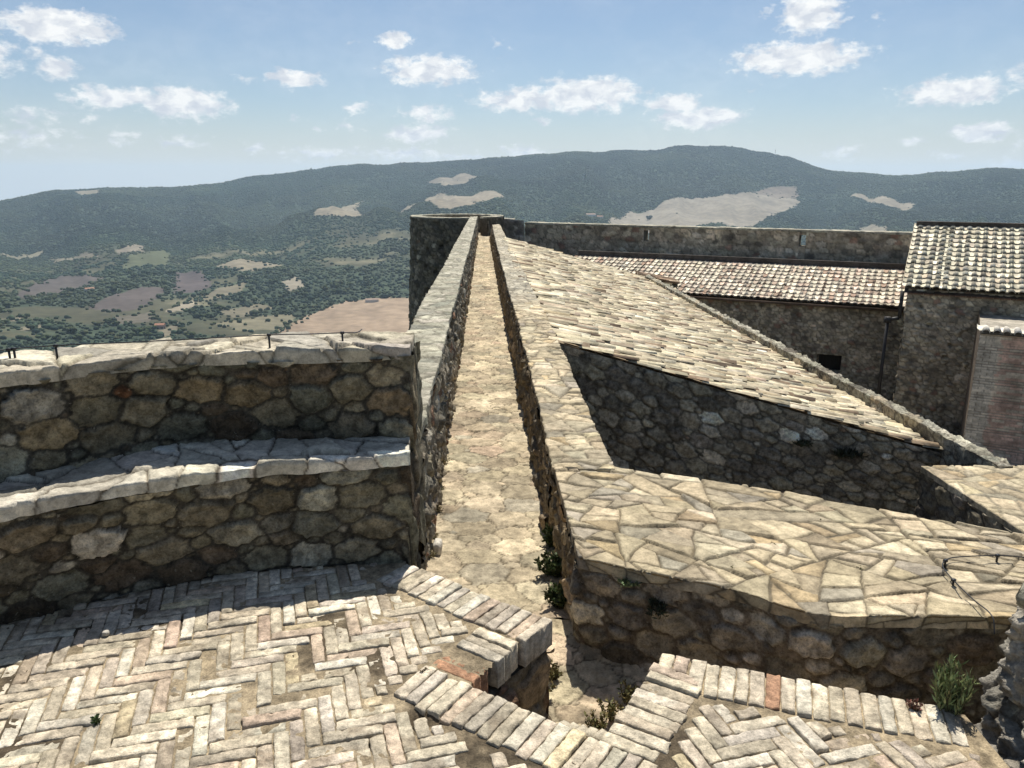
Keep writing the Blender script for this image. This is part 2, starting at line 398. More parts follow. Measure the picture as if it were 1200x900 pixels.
def slabs(us, vs, target=.06, seed=1, relief=.010, joint=.0055, rnd=.0035, palette=None, mortar=(.2,.18,.13), spread=.55, warp=.012, rough=.004, tilt=.004, proud=.35):
    rng = np.random.default_rng(seed); u0, v0 = us.min()-.1, vs.min()-.1
    polys = split_polys(us.max()-u0+.1, vs.max()-v0+.1, target, seed, spread)
    U, V = np.meshgrid(us, vs)
    Uw = U + warp*fbm(U*7, V*7, 4, seed+1, .6); Vw = V + warp*fbm(U*7, V*7, 4, seed+2, .6)
    e = np.full(U.shape, -1.0); I = np.zeros(U.shape, int); CX = np.zeros((len(polys), 2))
    for k, p in enumerate(polys):
        p = p + (u0, v0); CX[k] = p.mean(0)
        a = np.searchsorted(us, p[:,0].min()-warp*1.2); b = np.searchsorted(us, p[:,0].max()+warp*1.2)
        c = np.searchsorted(vs, p[:,1].min()-warp*1.2); d = np.searchsorted(vs, p[:,1].max()+warp*1.2)
        if a >= b or c >= d: continue
        x = Uw[c:d, a:b]; y = Vw[c:d, a:b]; m = np.full(x.shape, 9.0)
        ar = np.dot(p[:,0], np.roll(p[:,1],-1)) - np.dot(p[:,1], np.roll(p[:,0],-1)); sg = 1 if ar > 0 else -1
        for i in range(len(p)):
            q, r = p[i], p[(i+1) % len(p)]; t = r-q; L = np.hypot(*t)
            if L < 1e-6: continue
            m = np.minimum(m, sg*(t[0]*(y-q[1]) - t[1]*(x-q[0]))/L)
        better = m > e[c:d, a:b]
        e[c:d, a:b] = np.where(better, m, e[c:d, a:b]); I[c:d, a:b] = np.where(better, k, I[c:d, a:b])
    n = len(polys); C = pick(rng, palette, n); off = rng.normal(0,1,n); tu = rng.normal(0,1,n); tv = rng.normal(0,1,n)
    jw = np.exp(rng.normal(0, .5, n))
    j = joint*jw[I]*(1 + 1.2*np.clip(fbm(U*3, V*3, 3, seed+4), -.5, 1))
    st = sstep(j*.5, j+rnd, e)
    h = st*(relief*(1+proud*off[I]) + tilt*((U-CX[I,0])*tu[I] + (V-CX[I,1])*tv[I])/.15)
    h = h + rough*fbm(U*9, V*9, 5, seed+6, .62) + .4*rough*np.abs(fbm(U*30, V*18, 3, seed+8))
    k = sstep(j*.35, j+rnd*.4, e)[..., None]
    c = C[I]*(1 + .30*fbm(U*5, V*5, 5, seed+9, .6)[..., None])
    edge = (1 - sstep(j, j+.02, e))[..., None]*.18
    c = c*(1-edge)
    mo = np.asarray(mortar)*(1 + .6*fbm(U*8, V*8, 4, seed+10))[..., None]
    return h, np.clip(mo*(1-k) + c*k, .01, .85)

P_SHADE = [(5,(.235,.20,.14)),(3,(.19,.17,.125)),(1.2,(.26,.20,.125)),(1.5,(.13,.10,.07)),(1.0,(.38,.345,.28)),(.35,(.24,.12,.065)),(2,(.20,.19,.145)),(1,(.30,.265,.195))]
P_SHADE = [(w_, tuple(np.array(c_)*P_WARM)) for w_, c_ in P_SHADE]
P_WALL = [(5,(.27,.235,.175)),(3,(.22,.20,.155)),(2,(.32,.27,.19)),(1,(.16,.135,.10)),(1,(.38,.34,.27)),(.5,(.28,.17,.11))]
P_SLAB = [(5,(.50,.415,.275)),(3,(.455,.385,.265)),(2,(.55,.47,.325)),(.8,(.43,.375,.285)),(1,(.48,.375,.225)),(.4,(.34,.295,.215))]
P_FLOOR = [(5,(.455,.38,.26)),(3,(.415,.35,.243)),(2,(.49,.415,.285)),(1,(.45,.355,.245)),(.7,(.39,.345,.255))]
P_LICH = [(4,(.40,.375,.29)),(3,(.36,.34,.26)),(2,(.46,.43,.34)),(1,(.30,.29,.23))]
P_GABLE = [(5,(.30,.265,.195)),(3,(.23,.205,.16)),(2,(.36,.31,.225)),(1,(.17,.15,.115)),(1,(.50,.455,.36)),(.2,(.30,.21,.145))]
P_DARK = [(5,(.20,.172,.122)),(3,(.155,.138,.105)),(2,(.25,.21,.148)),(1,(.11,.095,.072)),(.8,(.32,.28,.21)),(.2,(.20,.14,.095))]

def lin(a, b, step): return np.linspace(a, b, max(3, int(abs(b-a)/step)+1))
def stack_grid(us, vs, top, bot):
    """Ruled surface between two rails (functions of u in metres), vs measured down from the top."""
    T = top(us)[None]; Bm = bot(us)[None]; f = (vs/vs.max())[:, None, None]
    return T*(1-f) + Bm*f
def wall_face(top_pts, bot_pts, res, pattern, toward, bag, height=None):
    tf, L = rail(top_pts); bp = np.asarray(bot_pts, float); bf_, LB = rail(bp)
    us = lin(0, L, res); H = height or float(np.mean(np.linalg.norm(np.asarray(top_pts)-bp, axis=1)))
    vs = lin(0, H, res); h, c = pattern(us, vs)
    tp = np.asarray(top_pts, float)
    if len(tp) == len(bp):                       # matching rails: bottom follows the top vertex by vertex
        d = np.r_[0, np.cumsum(np.linalg.norm(np.diff(tp, axis=0), axis=1))]
        lower = lambda s: np.stack([np.interp(s, d, bp[:, k]) for k in range(3)], -1)
    else: lower = lambda s: bf_(s/L*LB)
    P = stack_grid(us, vs, tf, lower)
    Vv, F = grid_mesh(P, h, toward); bag.add(Vv, F, c.reshape(-1, 3))
def cap(inner, outer, drop_in, drop_out, res, pattern, bag, us=None, jag=.012, seed=5, over=.0):
    """Stone capping between two rails, its edges turned down by drop_in / drop_out."""
    fi, Li = rail(inner); fo, Lo = rail(outer)
    us = lin(0, Li, res) if us is None else us
    A = fi(us); Bm = fo(us/Li*Lo); w = float(np.mean(np.linalg.norm(A-Bm, axis=1)))
    rv = res
    v1 = -np.arange(drop_in, 0, -rv*.8)[:, None] if drop_in else np.zeros((0,1))
    vt = lin(0, w, rv)[:, None]; v2 = w + np.arange(rv*.8, drop_out+1e-6, rv*.8)[:, None] if drop_out else np.zeros((0,1))
    vs = np.concatenate([v1, [[-.0015]] if drop_in else np.zeros((0,1)), vt, [[w+.0015]] if drop_out else np.zeros((0,1)), v2])[:, 0]
    ja = jag*fbm(us*5, us*0+1.5, 4, seed, .65); jb = jag*fbm(us*5, us*0+7.5, 4, seed+1, .65)
    D = (Bm-A); D[:, 2] = 0; D /= np.linalg.norm(D, axis=1, keepdims=True)
    A2 = A - D*(ja + over)[:, None]; B2 = Bm + D*(jb + over)[:, None]
    t = np.clip(vs/w, 0, 1)[:, None, None]; P = A2[None]*(1-t) + B2[None]*t
    P[..., 2] -= np.where(vs < 0, -vs, np.where(vs > w, vs-w, 0))[:, None]
    h, c = pattern(us, vs)
    k = np.where((vs < 0) | (vs > w), .25, 1.0)[:, None] + 0*us[None]
    dp = max(drop_in, drop_out)
    if dp:
        zs = np.array((dp, dp*.5, .002)); e0 = np.repeat(P[:, :1], 3, 1); e1 = np.repeat(P[:, -1:], 3, 1)
        e0[..., 2] = np.minimum(e0[..., 2], P[:, :1, 2].max() - zs); e1[..., 2] = np.minimum(e1[..., 2], P[:, -1:, 2].max() - zs[::-1])
        P = np.concatenate([e0, P, e1], 1); ex = lambda a: np.concatenate([np.repeat(a[:, :1], 3, 1), a, np.repeat(a[:, -1:], 3, 1)], 1)
        h = ex(h); c = ex(c); k = ex(k); k[:, :3] = .25; k[:, -3:] = .25
    Vv, F = grid_mesh(P, h*k, up=True); bag.add(Vv, F, c.reshape(-1, 3))

W0 = -.42                                           # level of the wall walk; the terrace is z = 0
def walk_z(y): return W0 - .10*sstep(3.45, 2.9, y)
def zR(y): return .14*sstep(3.6, 9.0, y) if np.isscalar(y) else .14*sstep(3.6, 9.0, np.asarray(y))
def at_profile(px, py, zf):
    z = 0.0
    for _ in range(12): p = atz(px, py, z); z = float(zf(p[1]))
    return atz(px, py, z)

# ------------------------------------------------------------------ setting: far terrain
COLS = {  # photo x : (photo y, distance)
 -420: [(418,1150),(352,1700),(312,2400),(296,3000),(280,3800),(262,4900)],
 -200: [(412,1150),(352,1700),(312,2400),(294,3000),(274,3800),(250,4900)],
 0:   [(408,1180),(352,1700),(312,2400),(294,3000),(264,3800),(236,4800)],
 60:  [(406,1200),(352,1700),(312,2400),(292,3000),(258,3800),(223,4800)],
 150: [(404,1200),(350,1700),(310,2400),(286,3000),(254,3800),(220,4800)],
 230: [(402,1200),(350,1700),(310,2350),(278,2900),(250,3800),(218,4800)],
 300: [(400,1250),(350,1700),(310,2300),(280,2850),(264,3150),(270,3550),(246,4050),(208,4900)],
 360: [(398,1250),(350,1650),(308,2200),(276,2750),(257,3100),(264,3500),(240,4000),(197,4950)],
 420: [(396,1250),(350,1650),(306,2100),(270,2600),(250,3000),(258,3450),(234,3950),(192,5000)],
 480: [(395,1250),(350,1620),(302,2050),(266,2500),(243,2950),(250,3400),(226,3900),(190,5000)],
 540: [(394,1250),(348,1600),(300,2000),(262,2500),(228,3050),(233,3500),(212,4100),(189,5000)],
 600: [(394,1250),(345,1600),(298,2000),(264,2550),(244,3100),(210,3700),(213,4100),(184,5000)],
 660: [(394,1250),(345,1600),(300,2000),(270,2600),(255,3200),(228,3800),(200,4300),(182,5000)],
 720: [(394,1250),(345,1600),(302,2050),(274,2700),(254,3300),(222,4000),(177,5000)],
 760: [(394,1250),(345,1600),(304,2100),(276,2700),(256,3300),(226,4000),(177,5000)],
 800: [(394,1250),(345,1600),(304,2100),(278,2700),(258,3300),(226,4000),(172,5050)],
 840: [(394,1250),(345,1600),(306,2100),(280,2700),(260,3300),(228,4000),(170,5100)],
 880: [(394,1250),(345,1600),(306,2100),(280,2700),(262,3300),(226,4000),(176,5100)],
 920: [(394,1250),(345,1600),(306,2100),(282,2700),(264,3300),(228,4000),(188,5100)],
 960: [(394,1250),(345,1600),(306,2100),(284,2700),(266,3300),(238,4000),(203,5000)],
 1040:[(394,1250),(345,1600),(308,2100),(286,2700),(270,3300),(240,4000),(207,5000)],
 1100:[(394,1250),(345,1600),(308,2100),(286,2700),(270,3300),(238,4000),(203,5000)],
 1170:[(394,1250),(345,1600),(308,2100),(286,2700),(268,3300),(236,4000),(196,5000)],
 1230:[(394,1250),(345,1600),(308,2100),(286,2700),(268,3300),(238,4000),(201,5000)],
 1400:[(394,1250),(345,1600),(308,2100),(286,2700),(270,3300),(246,4000),(215,5000)],
 1650:[(394,1250),(345,1600),(308,2100),(288,2700),(274,3300),(254,4000),(226,5000)]}
T_R = np.concatenate([np.array([1.,20.,40.,60.]), np.exp(np.linspace(math.log(80), math.log(1100), 30))[:-1], np.linspace(1100, 5600, 330), np.exp(np.linspace(math.log(5700), math.log(16000), 30))])
T_AZ = np.radians(np.concatenate([np.arange(-180,-46,4.), np.arange(-46,46.01,.15), np.arange(50,180.1,4.)]))
def build_heights():
    ks = sorted(COLS); azk = []; Z = []
    for x in ks:
        rr = [1., 60., 150., 400.]; zz = [-14., -15., -42., -118.]
        for py, r in COLS[x]:
            d = ray(x, py); rr.append(r); zz.append(EYE + r*d[2]/math.hypot(d[0], d[1]))
        rl = rr[-1]; zl = zz[-1]
        rr += [rl*1.03, rl*1.25, rl*1.7, 12000, 17000]; zz += [zl-3, zl-110, zl-330, -480, -520]
        azk.append(math.atan(((x-600)/900.0)/1.02)); Z.append(np.interp(np.log(T_R), np.log(rr), zz))
    azk = np.array(azk); Z = np.array(Z)
    azk = np.r_[-math.pi, -2.2, -1.2, azk, 1.2, 2.2, math.pi]; mid = .5*(Z[0]+Z[-1])
    Z = np.vstack([mid, .5*(mid+Z[0]), Z[0], Z, Z[-1], .5*(mid+Z[-1]), mid])
    H = np.stack([np.interp(T_AZ, azk, Z[:, j]) for j in range(len(T_R))], 1)
    k = np.hanning(27); k /= k.sum()          # soften along azimuth, then along distance
    f = (np.abs(T_AZ) < math.radians(45.5))
    Hp = np.pad(H[f], ((13,13),(0,0)), 'edge'); H[f] = np.stack([np.convolve(Hp[:, j], k, 'valid') for j in range(H.shape[1])], 1)
    k = np.hanning(17); k /= k.sum(); i0 = np.searchsorted(T_R, 1100)
    sub = np.pad(H[:, i0:i0+330], ((0,0),(8,8)), 'edge'); H[:, i0:i0+330] = np.stack([np.convolve(r, k, 'valid') for r in sub])
    X = T_R[None]*np.sin(T_AZ)[:, None]; Y = T_R[None]*np.cos(T_AZ)[:, None]
    amp = np.interp(T_R, [0, 700, 1500, 2200, 3000, 5000, 9000], [0, .5, 2, 8, 22, 26, 30])[None]
    spur = fbm(T_AZ[:, None]*16 + T_R[None]*.0002, T_R[None]*.00035, 4, 5)
    H = H + amp*(2.0*fbm(X*.0016, Y*.0016, 4, 3) + 4.2*spur)*np.interp(T_R, [4200, 4800, 5300], [1, .16, .4])[None]
    return X, Y, H
TX, TY, TZ = build_heights()
def ground_z(x, y):
    r = np.hypot(x, y); a = np.arctan2(x, y)
    i = np.interp(a, T_AZ, np.arange(len(T_AZ))); j = np.interp(r, T_R, np.arange(len(T_R)))
    i0 = np.clip(np.floor(i).astype(int), 0, len(T_AZ)-2); j0 = np.clip(np.floor(j).astype(int), 0, len(T_R)-2); fi = i-i0; fj = j-j0
    return (TZ[i0,j0]*(1-fi)*(1-fj) + TZ[i0+1,j0]*fi*(1-fj) + TZ[i0,j0+1]*(1-fi)*fj + TZ[i0+1,j0+1]*fi*fj)
def on_ground(px, py):
    d = ray(px, py); t = np.linspace(900, 5600, 2400)
    z = EYE + d[2]*t; g = ground_z(d[0]*t, d[1]*t); k = np.where(z <= g)[0]
    t = t[k[0]] if len(k) else 5000.0
    return np.array((d[0]*t, d[1]*t, float(ground_z(np.array(d[0]*t), np.array(d[1]*t)))))
FIELDS = [((.25,.22,.17),[(712,256),(735,248),(768,245),(800,231),(840,230),(868,226),(885,226),(905,228),(930,231),(938,236),(925,246),(900,254),(885,264),(800,266),(712,262)]),
 ((.18,.15,.115),[(882,224),(905,218),(932,218),(937,230),(915,232)]),
 ((.26,.225,.165),[(995,231),(1012,227),(1040,231),(1073,239),(1066,246),(1030,238)]),
 ((.25,.22,.16),[(1007,264),(1040,264),(1042,274),(1007,274)]),
 ((.27,.23,.165),[(468,249),(495,236),(512,227),(545,230),(592,232),(560,238),(535,243),(515,245)]),
 ((.25,.215,.15),[(366,253),(400,243),(424,235),(418,244),(432,250),(400,255)]),
 ((.22,.19,.14),[(500,213),(525,208),(562,206),(550,213),(520,219)]),
 ((.30,.225,.155),[(318,392),(352,374),(400,354),(440,350),(560,352),(560,400),(318,400)]),
 ((.20,.18,.115),[(252,380),(300,372),(340,368),(346,374),(325,388),(280,388)]),
 ((.098,.080,.070),[(98,362),(125,348),(160,338),(196,337),(190,347),(165,362),(135,366)]),
 ((.092,.078,.068),[(18,346),(45,330),(72,323),(124,325),(100,336),(60,345),(25,352)]),
 ((.092,.075,.070),[(204,344),(206,318),(232,315),(250,334),(228,343)]),
 ((.27,.235,.17),[(190,366),(215,356),(231,351),(233,358),(212,365)]),
 ((.17,.15,.10),[(232,350),(255,338),(290,330),(285,342),(250,352)]),
 ((.22,.20,.135),[(0,295),(52,293),(50,298),(0,301)]),
 ((.20,.175,.12),[(185,388),(210,378),(205,392),(188,396)]),((.20,.175,.125),[(0,374),(28,371),(26,376),(0,379)]),((.19,.17,.115),[(20,384),(50,380),(48,385),(22,388)]),
 ((.22,.19,.14),[(133,293),(170,288),(168,296),(140,298)]),((.24,.21,.15),[(86,224),(118,222),(116,227),(92,228)]),
 ((.22,.19,.13),[(250,312),(296,305),(332,311),(285,319)]),((.17,.15,.10),[(255,366),(300,356),(322,361),(272,373)]),((.21,.185,.13),[(58,301),(110,297),(117,304),(62,309)]),((.13,.115,.085),[(128,373),(175,366),(182,375),(136,381)]),((.26,.23,.17),[(332,330),(351,323),(358,336),(336,343)]),
 ((.095,.105,.055),[(150,300),(200,296),(196,312),(140,316)])]
FIELDS = [(c, [on_ground(*p)[:2] for p in poly]) for c, poly in FIELDS]
def field_mask(x, y, grow=0):
    m = np.zeros(np.shape(x), bool)
    for c, poly in FIELDS: m |= in_poly(x, y, poly)
    return m
def wooded(x, y):
    """0..1: how closely trees stand here."""
    r = np.hypot(x, y); a = np.arctan2(x, y); j = np.interp(r, T_R, np.arange(len(T_R)))
    hill = sstep(2300, 2800, r + 320*fbm(x*.0015, y*.0015, 3, 77)) 
    scrub = sstep(-.34, .06, fbm(x*.0055, y*.0055, 4, 41) + .25*fbm(x*.02, y*.02, 2, 43))
    return np.maximum(hill, scrub*.92)
def build_terrain():
    na, nr = TX.shape; V = np.stack([TX, TY, TZ], -1).reshape(-1, 3); x, y = V[:, 0], V[:, 1]
    idx = np.arange(na*nr).reshape(na, nr)
    F = np.stack([idx[:-1,:-1], idx[:-1,1:], idx[1:,1:], idx[1:,:-1]], -1).reshape(-1, 4)
    n1 = fbm(x*.004, y*.004, 4, 61); n2 = fbm(x*.03, y*.03, 3, 63); w = wooded(x, y)
    grass = np.array((.082,.080,.046))*(1 + .5*n1 + .4*n2)[:, None]; pale = np.array((.17,.155,.095))
    g = sstep(.16, .45, fbm(x*.008, y*.008, 3, 65))[:, None]; grass = grass*(1-g) + pale*g
    wood = np.array((.044,.064,.038))*(1 + .4*n1 + .4*n2)[:, None]
    c = grass*(1-w[:, None]) + wood*w[:, None]
    far = sstep(5900, 7500, np.hypot(x, y))[:, None]; c = c*(1-far) + np.array((.46,.385,.255))*(1 + .25*n1)[:, None]*far      # stubble plains beyond the hills
    for col, poly in FIELDS:
        m = in_poly(x + 9*n2, y + 12*n1, poly)
        fur = 1 + .22*n1 + .05*np.sin((x*.9 + y*.45)*.075 + 2*n1) + .18*n2 + .25*fbm(x*.0022, y*.009, 3, 91)
        c[m] = np.array(col)*fur[m, None]
    m = leaf_mat('hillside_ground', .95, .05, .2)
    o = mesh_obj('terrain', V, F, c, m); tag(o, kind='structure')
    o['label'] = 'wooded hills and valley fields stretching below the castle'
    return o
build_terrain()

# icosahedra for far canopies
def ico(sub):
    t = (1+5**.5)/2
    V = [(-1,t,0),(1,t,0),(-1,-t,0),(1,-t,0),(0,-1,t),(0,1,t),(0,-1,-t),(0,1,-t),(t,0,-1),(t,0,1),(-t,0,-1),(-t,0,1)]
    F = [(0,11,5),(0,5,1),(0,1,7),(0,7,10),(0,10,11),(1,5,9),(5,11,4),(11,10,2),(10,7,6),(7,1,8),(3,9,4),(3,4,2),(3,2,6),(3,6,8),(3,8,9),(4,9,5),(2,4,11),(6,2,10),(8,6,7),(9,8,1)]
    V = [np.array(v)/np.linalg.norm(v) for v in V]
    for _ in range(sub):
        mid = {}; F2 = []
        def mp(a, b):
            k = (min(a,b), max(a,b))
            if k not in mid: v = V[a]+V[b]; V.append(v/np.linalg.norm(v)); mid[k] = len(V)-1
            return mid[k]
        for a, b, c in F:
            x, y, z = mp(a,b), mp(b,c), mp(c,a); F2 += [(a,x,z),(b,y,x),(c,z,y),(x,y,z)]
        F = F2
    return np.array(V), np.array(F, np.int32)
I0, I1, I2 = ico(0), ico(1), ico(2)
def build_forest():
    rng = np.random.default_rng(9); n = 330000
    a = rng.uniform(-math.radians(42), math.radians(42), n); r = np.sqrt(rng.uniform(450**2, 5350**2, n))
    x = r*np.sin(a); y = r*np.cos(a)
    keep = (rng.uniform(0, 1, n) < wooded(x, y)*np.interp(r, [1200, 2300, 2700], [.55, .6, 1.0])) & ~field_mask(x, y)
    hx, hy = [x[keep]], [y[keep]]
    for c_, poly in FIELDS:                      # hedges and field trees along the edges
        q = np.array(poly); q2 = np.roll(q, -1, 0)
        for p0, p1 in zip(q, q2):
            ln = np.hypot(*(p1-p0)); k = int(ln/9*rng.uniform(.2, 1.0)); t = rng.uniform(0, 1, k)[:, None]
            e = p0*(1-t) + p1*t + rng.normal(0, 7, (k, 2)); hx.append(e[:, 0]); hy.append(e[:, 1])
        lo, hi = q.min(0), q.max(0); k = int(rng.integers(2, 9)); e = rng.uniform(lo, hi, (k, 2)); hx.append(e[:, 0]); hy.append(e[:, 1])
    x = np.concatenate(hx); y = np.concatenate(hy); r = np.hypot(x, y); n = len(x); z = ground_z(x, y)
    rad = (6.2 + 2.4*rng.normal(0, .5, n))*np.interp(r, [1200, 2300, 3200, 5000], [.50, .62, .64, .74])*np.exp(rng.normal(0, .22, n)); rad = np.clip(rad, 1.6, 11)
    ridge = r > 4700
    hgt = rad*rng.uniform(.55, .95, n)*np.interp(r, [1600, 3000], [1, .62])*np.where(ridge & (rng.uniform(0,1,n) < .3), 1.45, 1)
    def stand(x, y):
        z1 = fbm(x*.0013, y*.0013, 4, 19); z2 = fbm(x*.006, y*.006, 3, 29); p = sstep(-.02, .05, fbm(x*.0021+9, y*.0030, 4, 37))
        return np.clip(1 + .75*z1 + .35*z2 - .42*sstep(.035, .0, np.abs(fbm(x*.0011, y*.0011, 4, 47))), .45, 1.7)[:, None]*(np.array((.040,.064,.039))*(1-p[:, None]) + np.array((.062,.082,.044))*p[:, None])
    base = stand(x, y)*np.exp(rng.normal(0, .11, n))[:, None]*np.array([(1,1,1),(1.12,1.05,.95),(.88,.92,1)])[rng.choice(3, n)]
    oc = np.array([(1,0,0),(-1,0,0),(0,1,0),(0,-1,0),(0,0,1),(0,0,-1)], float); of = np.array([(0,2,4),(2,1,4),(1,3,4),(3,0,4),(2,0,5),(1,2,5),(3,1,5),(0,3,5)])
    VV, FF, CC, m0 = [], [], [], 0
    for (bv, bf, sel) in ((I0[0], I0[1], r < 2700), (oc, of, r >= 2700)):
        q = np.where(sel)[0]; k = len(bv); jit = 1 + rng.uniform(-.22, .22, (len(q), k))
        V = np.stack([x[q][:, None] + bv[None, :, 0]*rad[q][:, None]*jit, y[q][:, None] + bv[None, :, 1]*rad[q][:, None]*jit, z[q][:, None] + hgt[q][:, None]*.5 + bv[None, :, 2]*hgt[q][:, None]*jit], -1)
        VV.append(V.reshape(-1, 3)); FF.append((bf[None] + (np.arange(len(q))*k)[:, None, None]).reshape(-1, 3) + m0); CC.append(np.repeat(base[q], k, 0)); m0 += len(q)*k
    o = mesh_obj('woodland', np.concatenate(VV), np.concatenate(FF), np.concatenate(CC), leaf_mat('far_foliage', .9, .08, .25))
    tag(o, 'dense dark green woodland cloaking the far hills and valley', 'forest', kind='stuff')
build_forest()
def tree_mesh(seed):
    rng = np.random.default_rng(seed); b = Bag(); bv, bf = I1
    col = np.array([(.050,.068,.028),(.062,.078,.034),(.040,.056,.026),(.072,.078,.036)][seed % 4])
    b.tube([(0,0,-1.5),(0,0,4)], [.6,.4], (.09,.07,.05), 5)
    for k in range(7):
        p = rng.normal(0, 1, 3)*np.array((2.6,2.6,1.2)) + (0,0,5.2); s = rng.uniform(2.0, 3.4)
        j = 1 + rng.uniform(-.25,.25,(len(bv),1)); b.add(bv*j*s*np.array((1,1,.85)) + p, bf, col*rng.uniform(.8, 1.25))
    f = [np.concatenate(b.Q), np.concatenate(b.T)]
    return raw_mesh('valley_tree', np.concatenate(b.V), f, np.concatenate(b.C), leaf_mat('far_foliage'))
def build_trees():
    rng = np.random.default_rng(33); meshes = [tree_mesh(i) for i in range(5)]; n = 0; tries = 0
    while n < 190 and tries < 6000:
        tries += 1
        px = rng.uniform(-30, 480); py = rng.uniform(318, 402)**1.0
        p = on_ground(px, py)
        if field_mask(np.array([p[0]]), np.array([p[1]]))[0] or wooded(np.array([p[0]]), np.array([p[1]]))[0] < rng.uniform(0, .5): continue
        o = bpy.data.objects.new('valley_tree', meshes[n % 5]); COL.objects.link(o)
        s = rng.uniform(.7, 1.25); o.location = p; o.scale = (s, s, s*rng.uniform(.85, 1.15)); o.rotation_euler = (0, 0, rng.uniform(0, 6.28))
        tag(o, 'small round green tree standing in the hazy valley beyond the bench wall', 'tree', 'trees scattered over the valley floor'); n += 1
    p = on_ground(759, 258); o = bpy.data.objects.new('lone_tree', meshes[2]); COL.objects.link(o); o.location = p; o.scale = (2.1,2.1,2.2)
    tag(o, 'lone dark tree in the pale field just above the crenel wall', 'tree')
build_trees()
def farmhouse(px, py, size, wallc, roofc, label, rot=.3):
    p = on_ground(px, py); r = empty('farmhouse', p); r.rotation_euler = (0, 0, rot)
    bpy.context.view_layer.update()
    L, Wd, H = size
    b = Bag(); b.box((0,0,H/2-1), (L, Wd, H+2), 0, wallc); o = b.build('wall', leaf_mat('farm_plaster', .8, .3, .1), None, False); o.parent = r
    hl, hw = L/2+.6, Wd/2+.6
    V = [(-hl,-hw,H),(hl,-hw,H),(hl,hw,H),(-hl,hw,H),(-hl,0,H+Wd*.28),(hl,0,H+Wd*.28)]
    b = Bag(); b.add(V, [np.array([(0,1,5,4),(2,3,4,5)]), np.array([(0,4,3),(1,2,5)])], roofc); o = b.build('roof', leaf_mat('farm_roof', .9, .3, .15), None, False); o.parent = r
    tag(r, label, 'house', 'farmhouses in the valley')
farmhouse(436, 354, (26,10,5), (.62,.58,.52), (.35,.26,.2), 'pale farm shed beside the tan ploughed field left of the round tower')
farmhouse(105, 341, (18,9,5), (.6,.56,.5), (.38,.22,.15), 'small white house between dark ploughed fields in the valley', .8)
farmhouse(188, 385, (14,9,6), (.42,.30,.24), (.35,.18,.12), 'reddish house among trees low in the valley', .1)
farmhouse(692, 254, (34,14,8), (.70,.68,.64), (.4,.3,.24), 'white farmhouse at left edge of the large pale field', .2)
farmhouse(703, 256, (22,12,7), (.62,.58,.54), (.38,.24,.17), 'smaller farmhouse right beside the white one above the crenel wall', -.4)
def build_mast():
    p = on_ground(908, 184.5); b = Bag(); b.tube([p-(0,0,2), p+(0,0,30), p+(0,0,48)], [1.3,.9,.4], (.25,.25,.26), 5)
    b.box(p+(0,0,40), (4,1,5), 0, (.35,.35,.35))
    tag(b.build('radio_mast', leaf_mat('mast_steel', .5, 1, .1)), 'thin radio mast on the ridge right of the highest hill', 'mast')
build_mast()

# ------------------------------------------------------------------ haze
def build_haze():
    b = Bag(); b.box((0, 0, -155), (32600, 32600, 950), 0, (.5,.5,.5))
    m = bpy.data.materials.new('haze'); m.use_nodes = True; nt = m.node_tree; nt.nodes.clear()
    out = nt.nodes.new('ShaderNodeOutputMaterial'); v = nt.nodes.new('ShaderNodeVolumePrincipled')
    v.inputs['Color'].default_value = (.62,.80,1.0,1); v.inputs['Density'].default_value = HAZE; v.inputs['Anisotropy'].default_value = .35
    nt.links.new(v.outputs[0], out.inputs['Volume'])
    tag(b.build('haze', m, None, False), 'pale blue summer haze over the valley and hills', 'haze', kind='stuff')
HAZE = 7.4e-5
build_haze()

# ------------------------------------------------------------------ castle ground
def build_court():
    us = lin(-2, 34, .25); vs = lin(-8, 46, .25); U, V = np.meshgrid(us, vs)
    z = -5.0 + .04*fbm(U*.6, V*.6, 4, 3); P = np.stack([U, V, z], -1)
    h = .01*fbm(U*3, V*3, 3, 4); c = np.array((.20,.175,.13))*(1 + .5*fbm(U*.8, V*.8, 5, 8))[..., None]
    Vv, F = grid_mesh(P, h, up=True)
    o = mesh_obj('courtyard', Vv, F, c.reshape(-1,3), stone_mat('courtyard_earth', scale=14, mott=.3, dist=.02)); tag(o, kind='structure')
build_court()

# bench and parapet rails
B_BASE = smooth_rail([(-.485,3.254),(-1.05,3.172),(-1.332,3.094),(-1.645,2.954),(-2.04,2.717),(-2.45,2.36),(-2.78,1.92),(-3.0,1.3),(-3.08,.5)], 80)
A_, B_, C_, D_, E_, G_ = (-.489,3.213),(.141,2.742),(-.146,2.326),(.277,2.05),(.556,2.511),(1.503,2.191)
TERR = [A_, B_, C_, D_, E_, G_, (1.51,1.9), (1.62,1.2), (1.8,.3), (1.8,-2.5), (-3.3,-2.5), (-3.2,.5)] + [tuple(p) for p in B_BASE[::-1][6:]]
SIDE = lambda us, vs, seed=3, **k: rubble(us, vs, s=.05, aspect=1.7, seed=seed, relief=.020, joint=.008, rnd=.014, palette=[(4,(.30,.205,.14)),(2,(.30,.23,.15)),(2,(.21,.18,.13)),(1,(.30,.18,.11))], mortar=(.19,.165,.12))
def off_in(p, q, w):
    """Inward offset (to the left of p->q reversed) used for the brick border."""
    d = np.subtract(q, p); d = d/np.hypot(*d); return np.array((d[1], -d[0]))*w

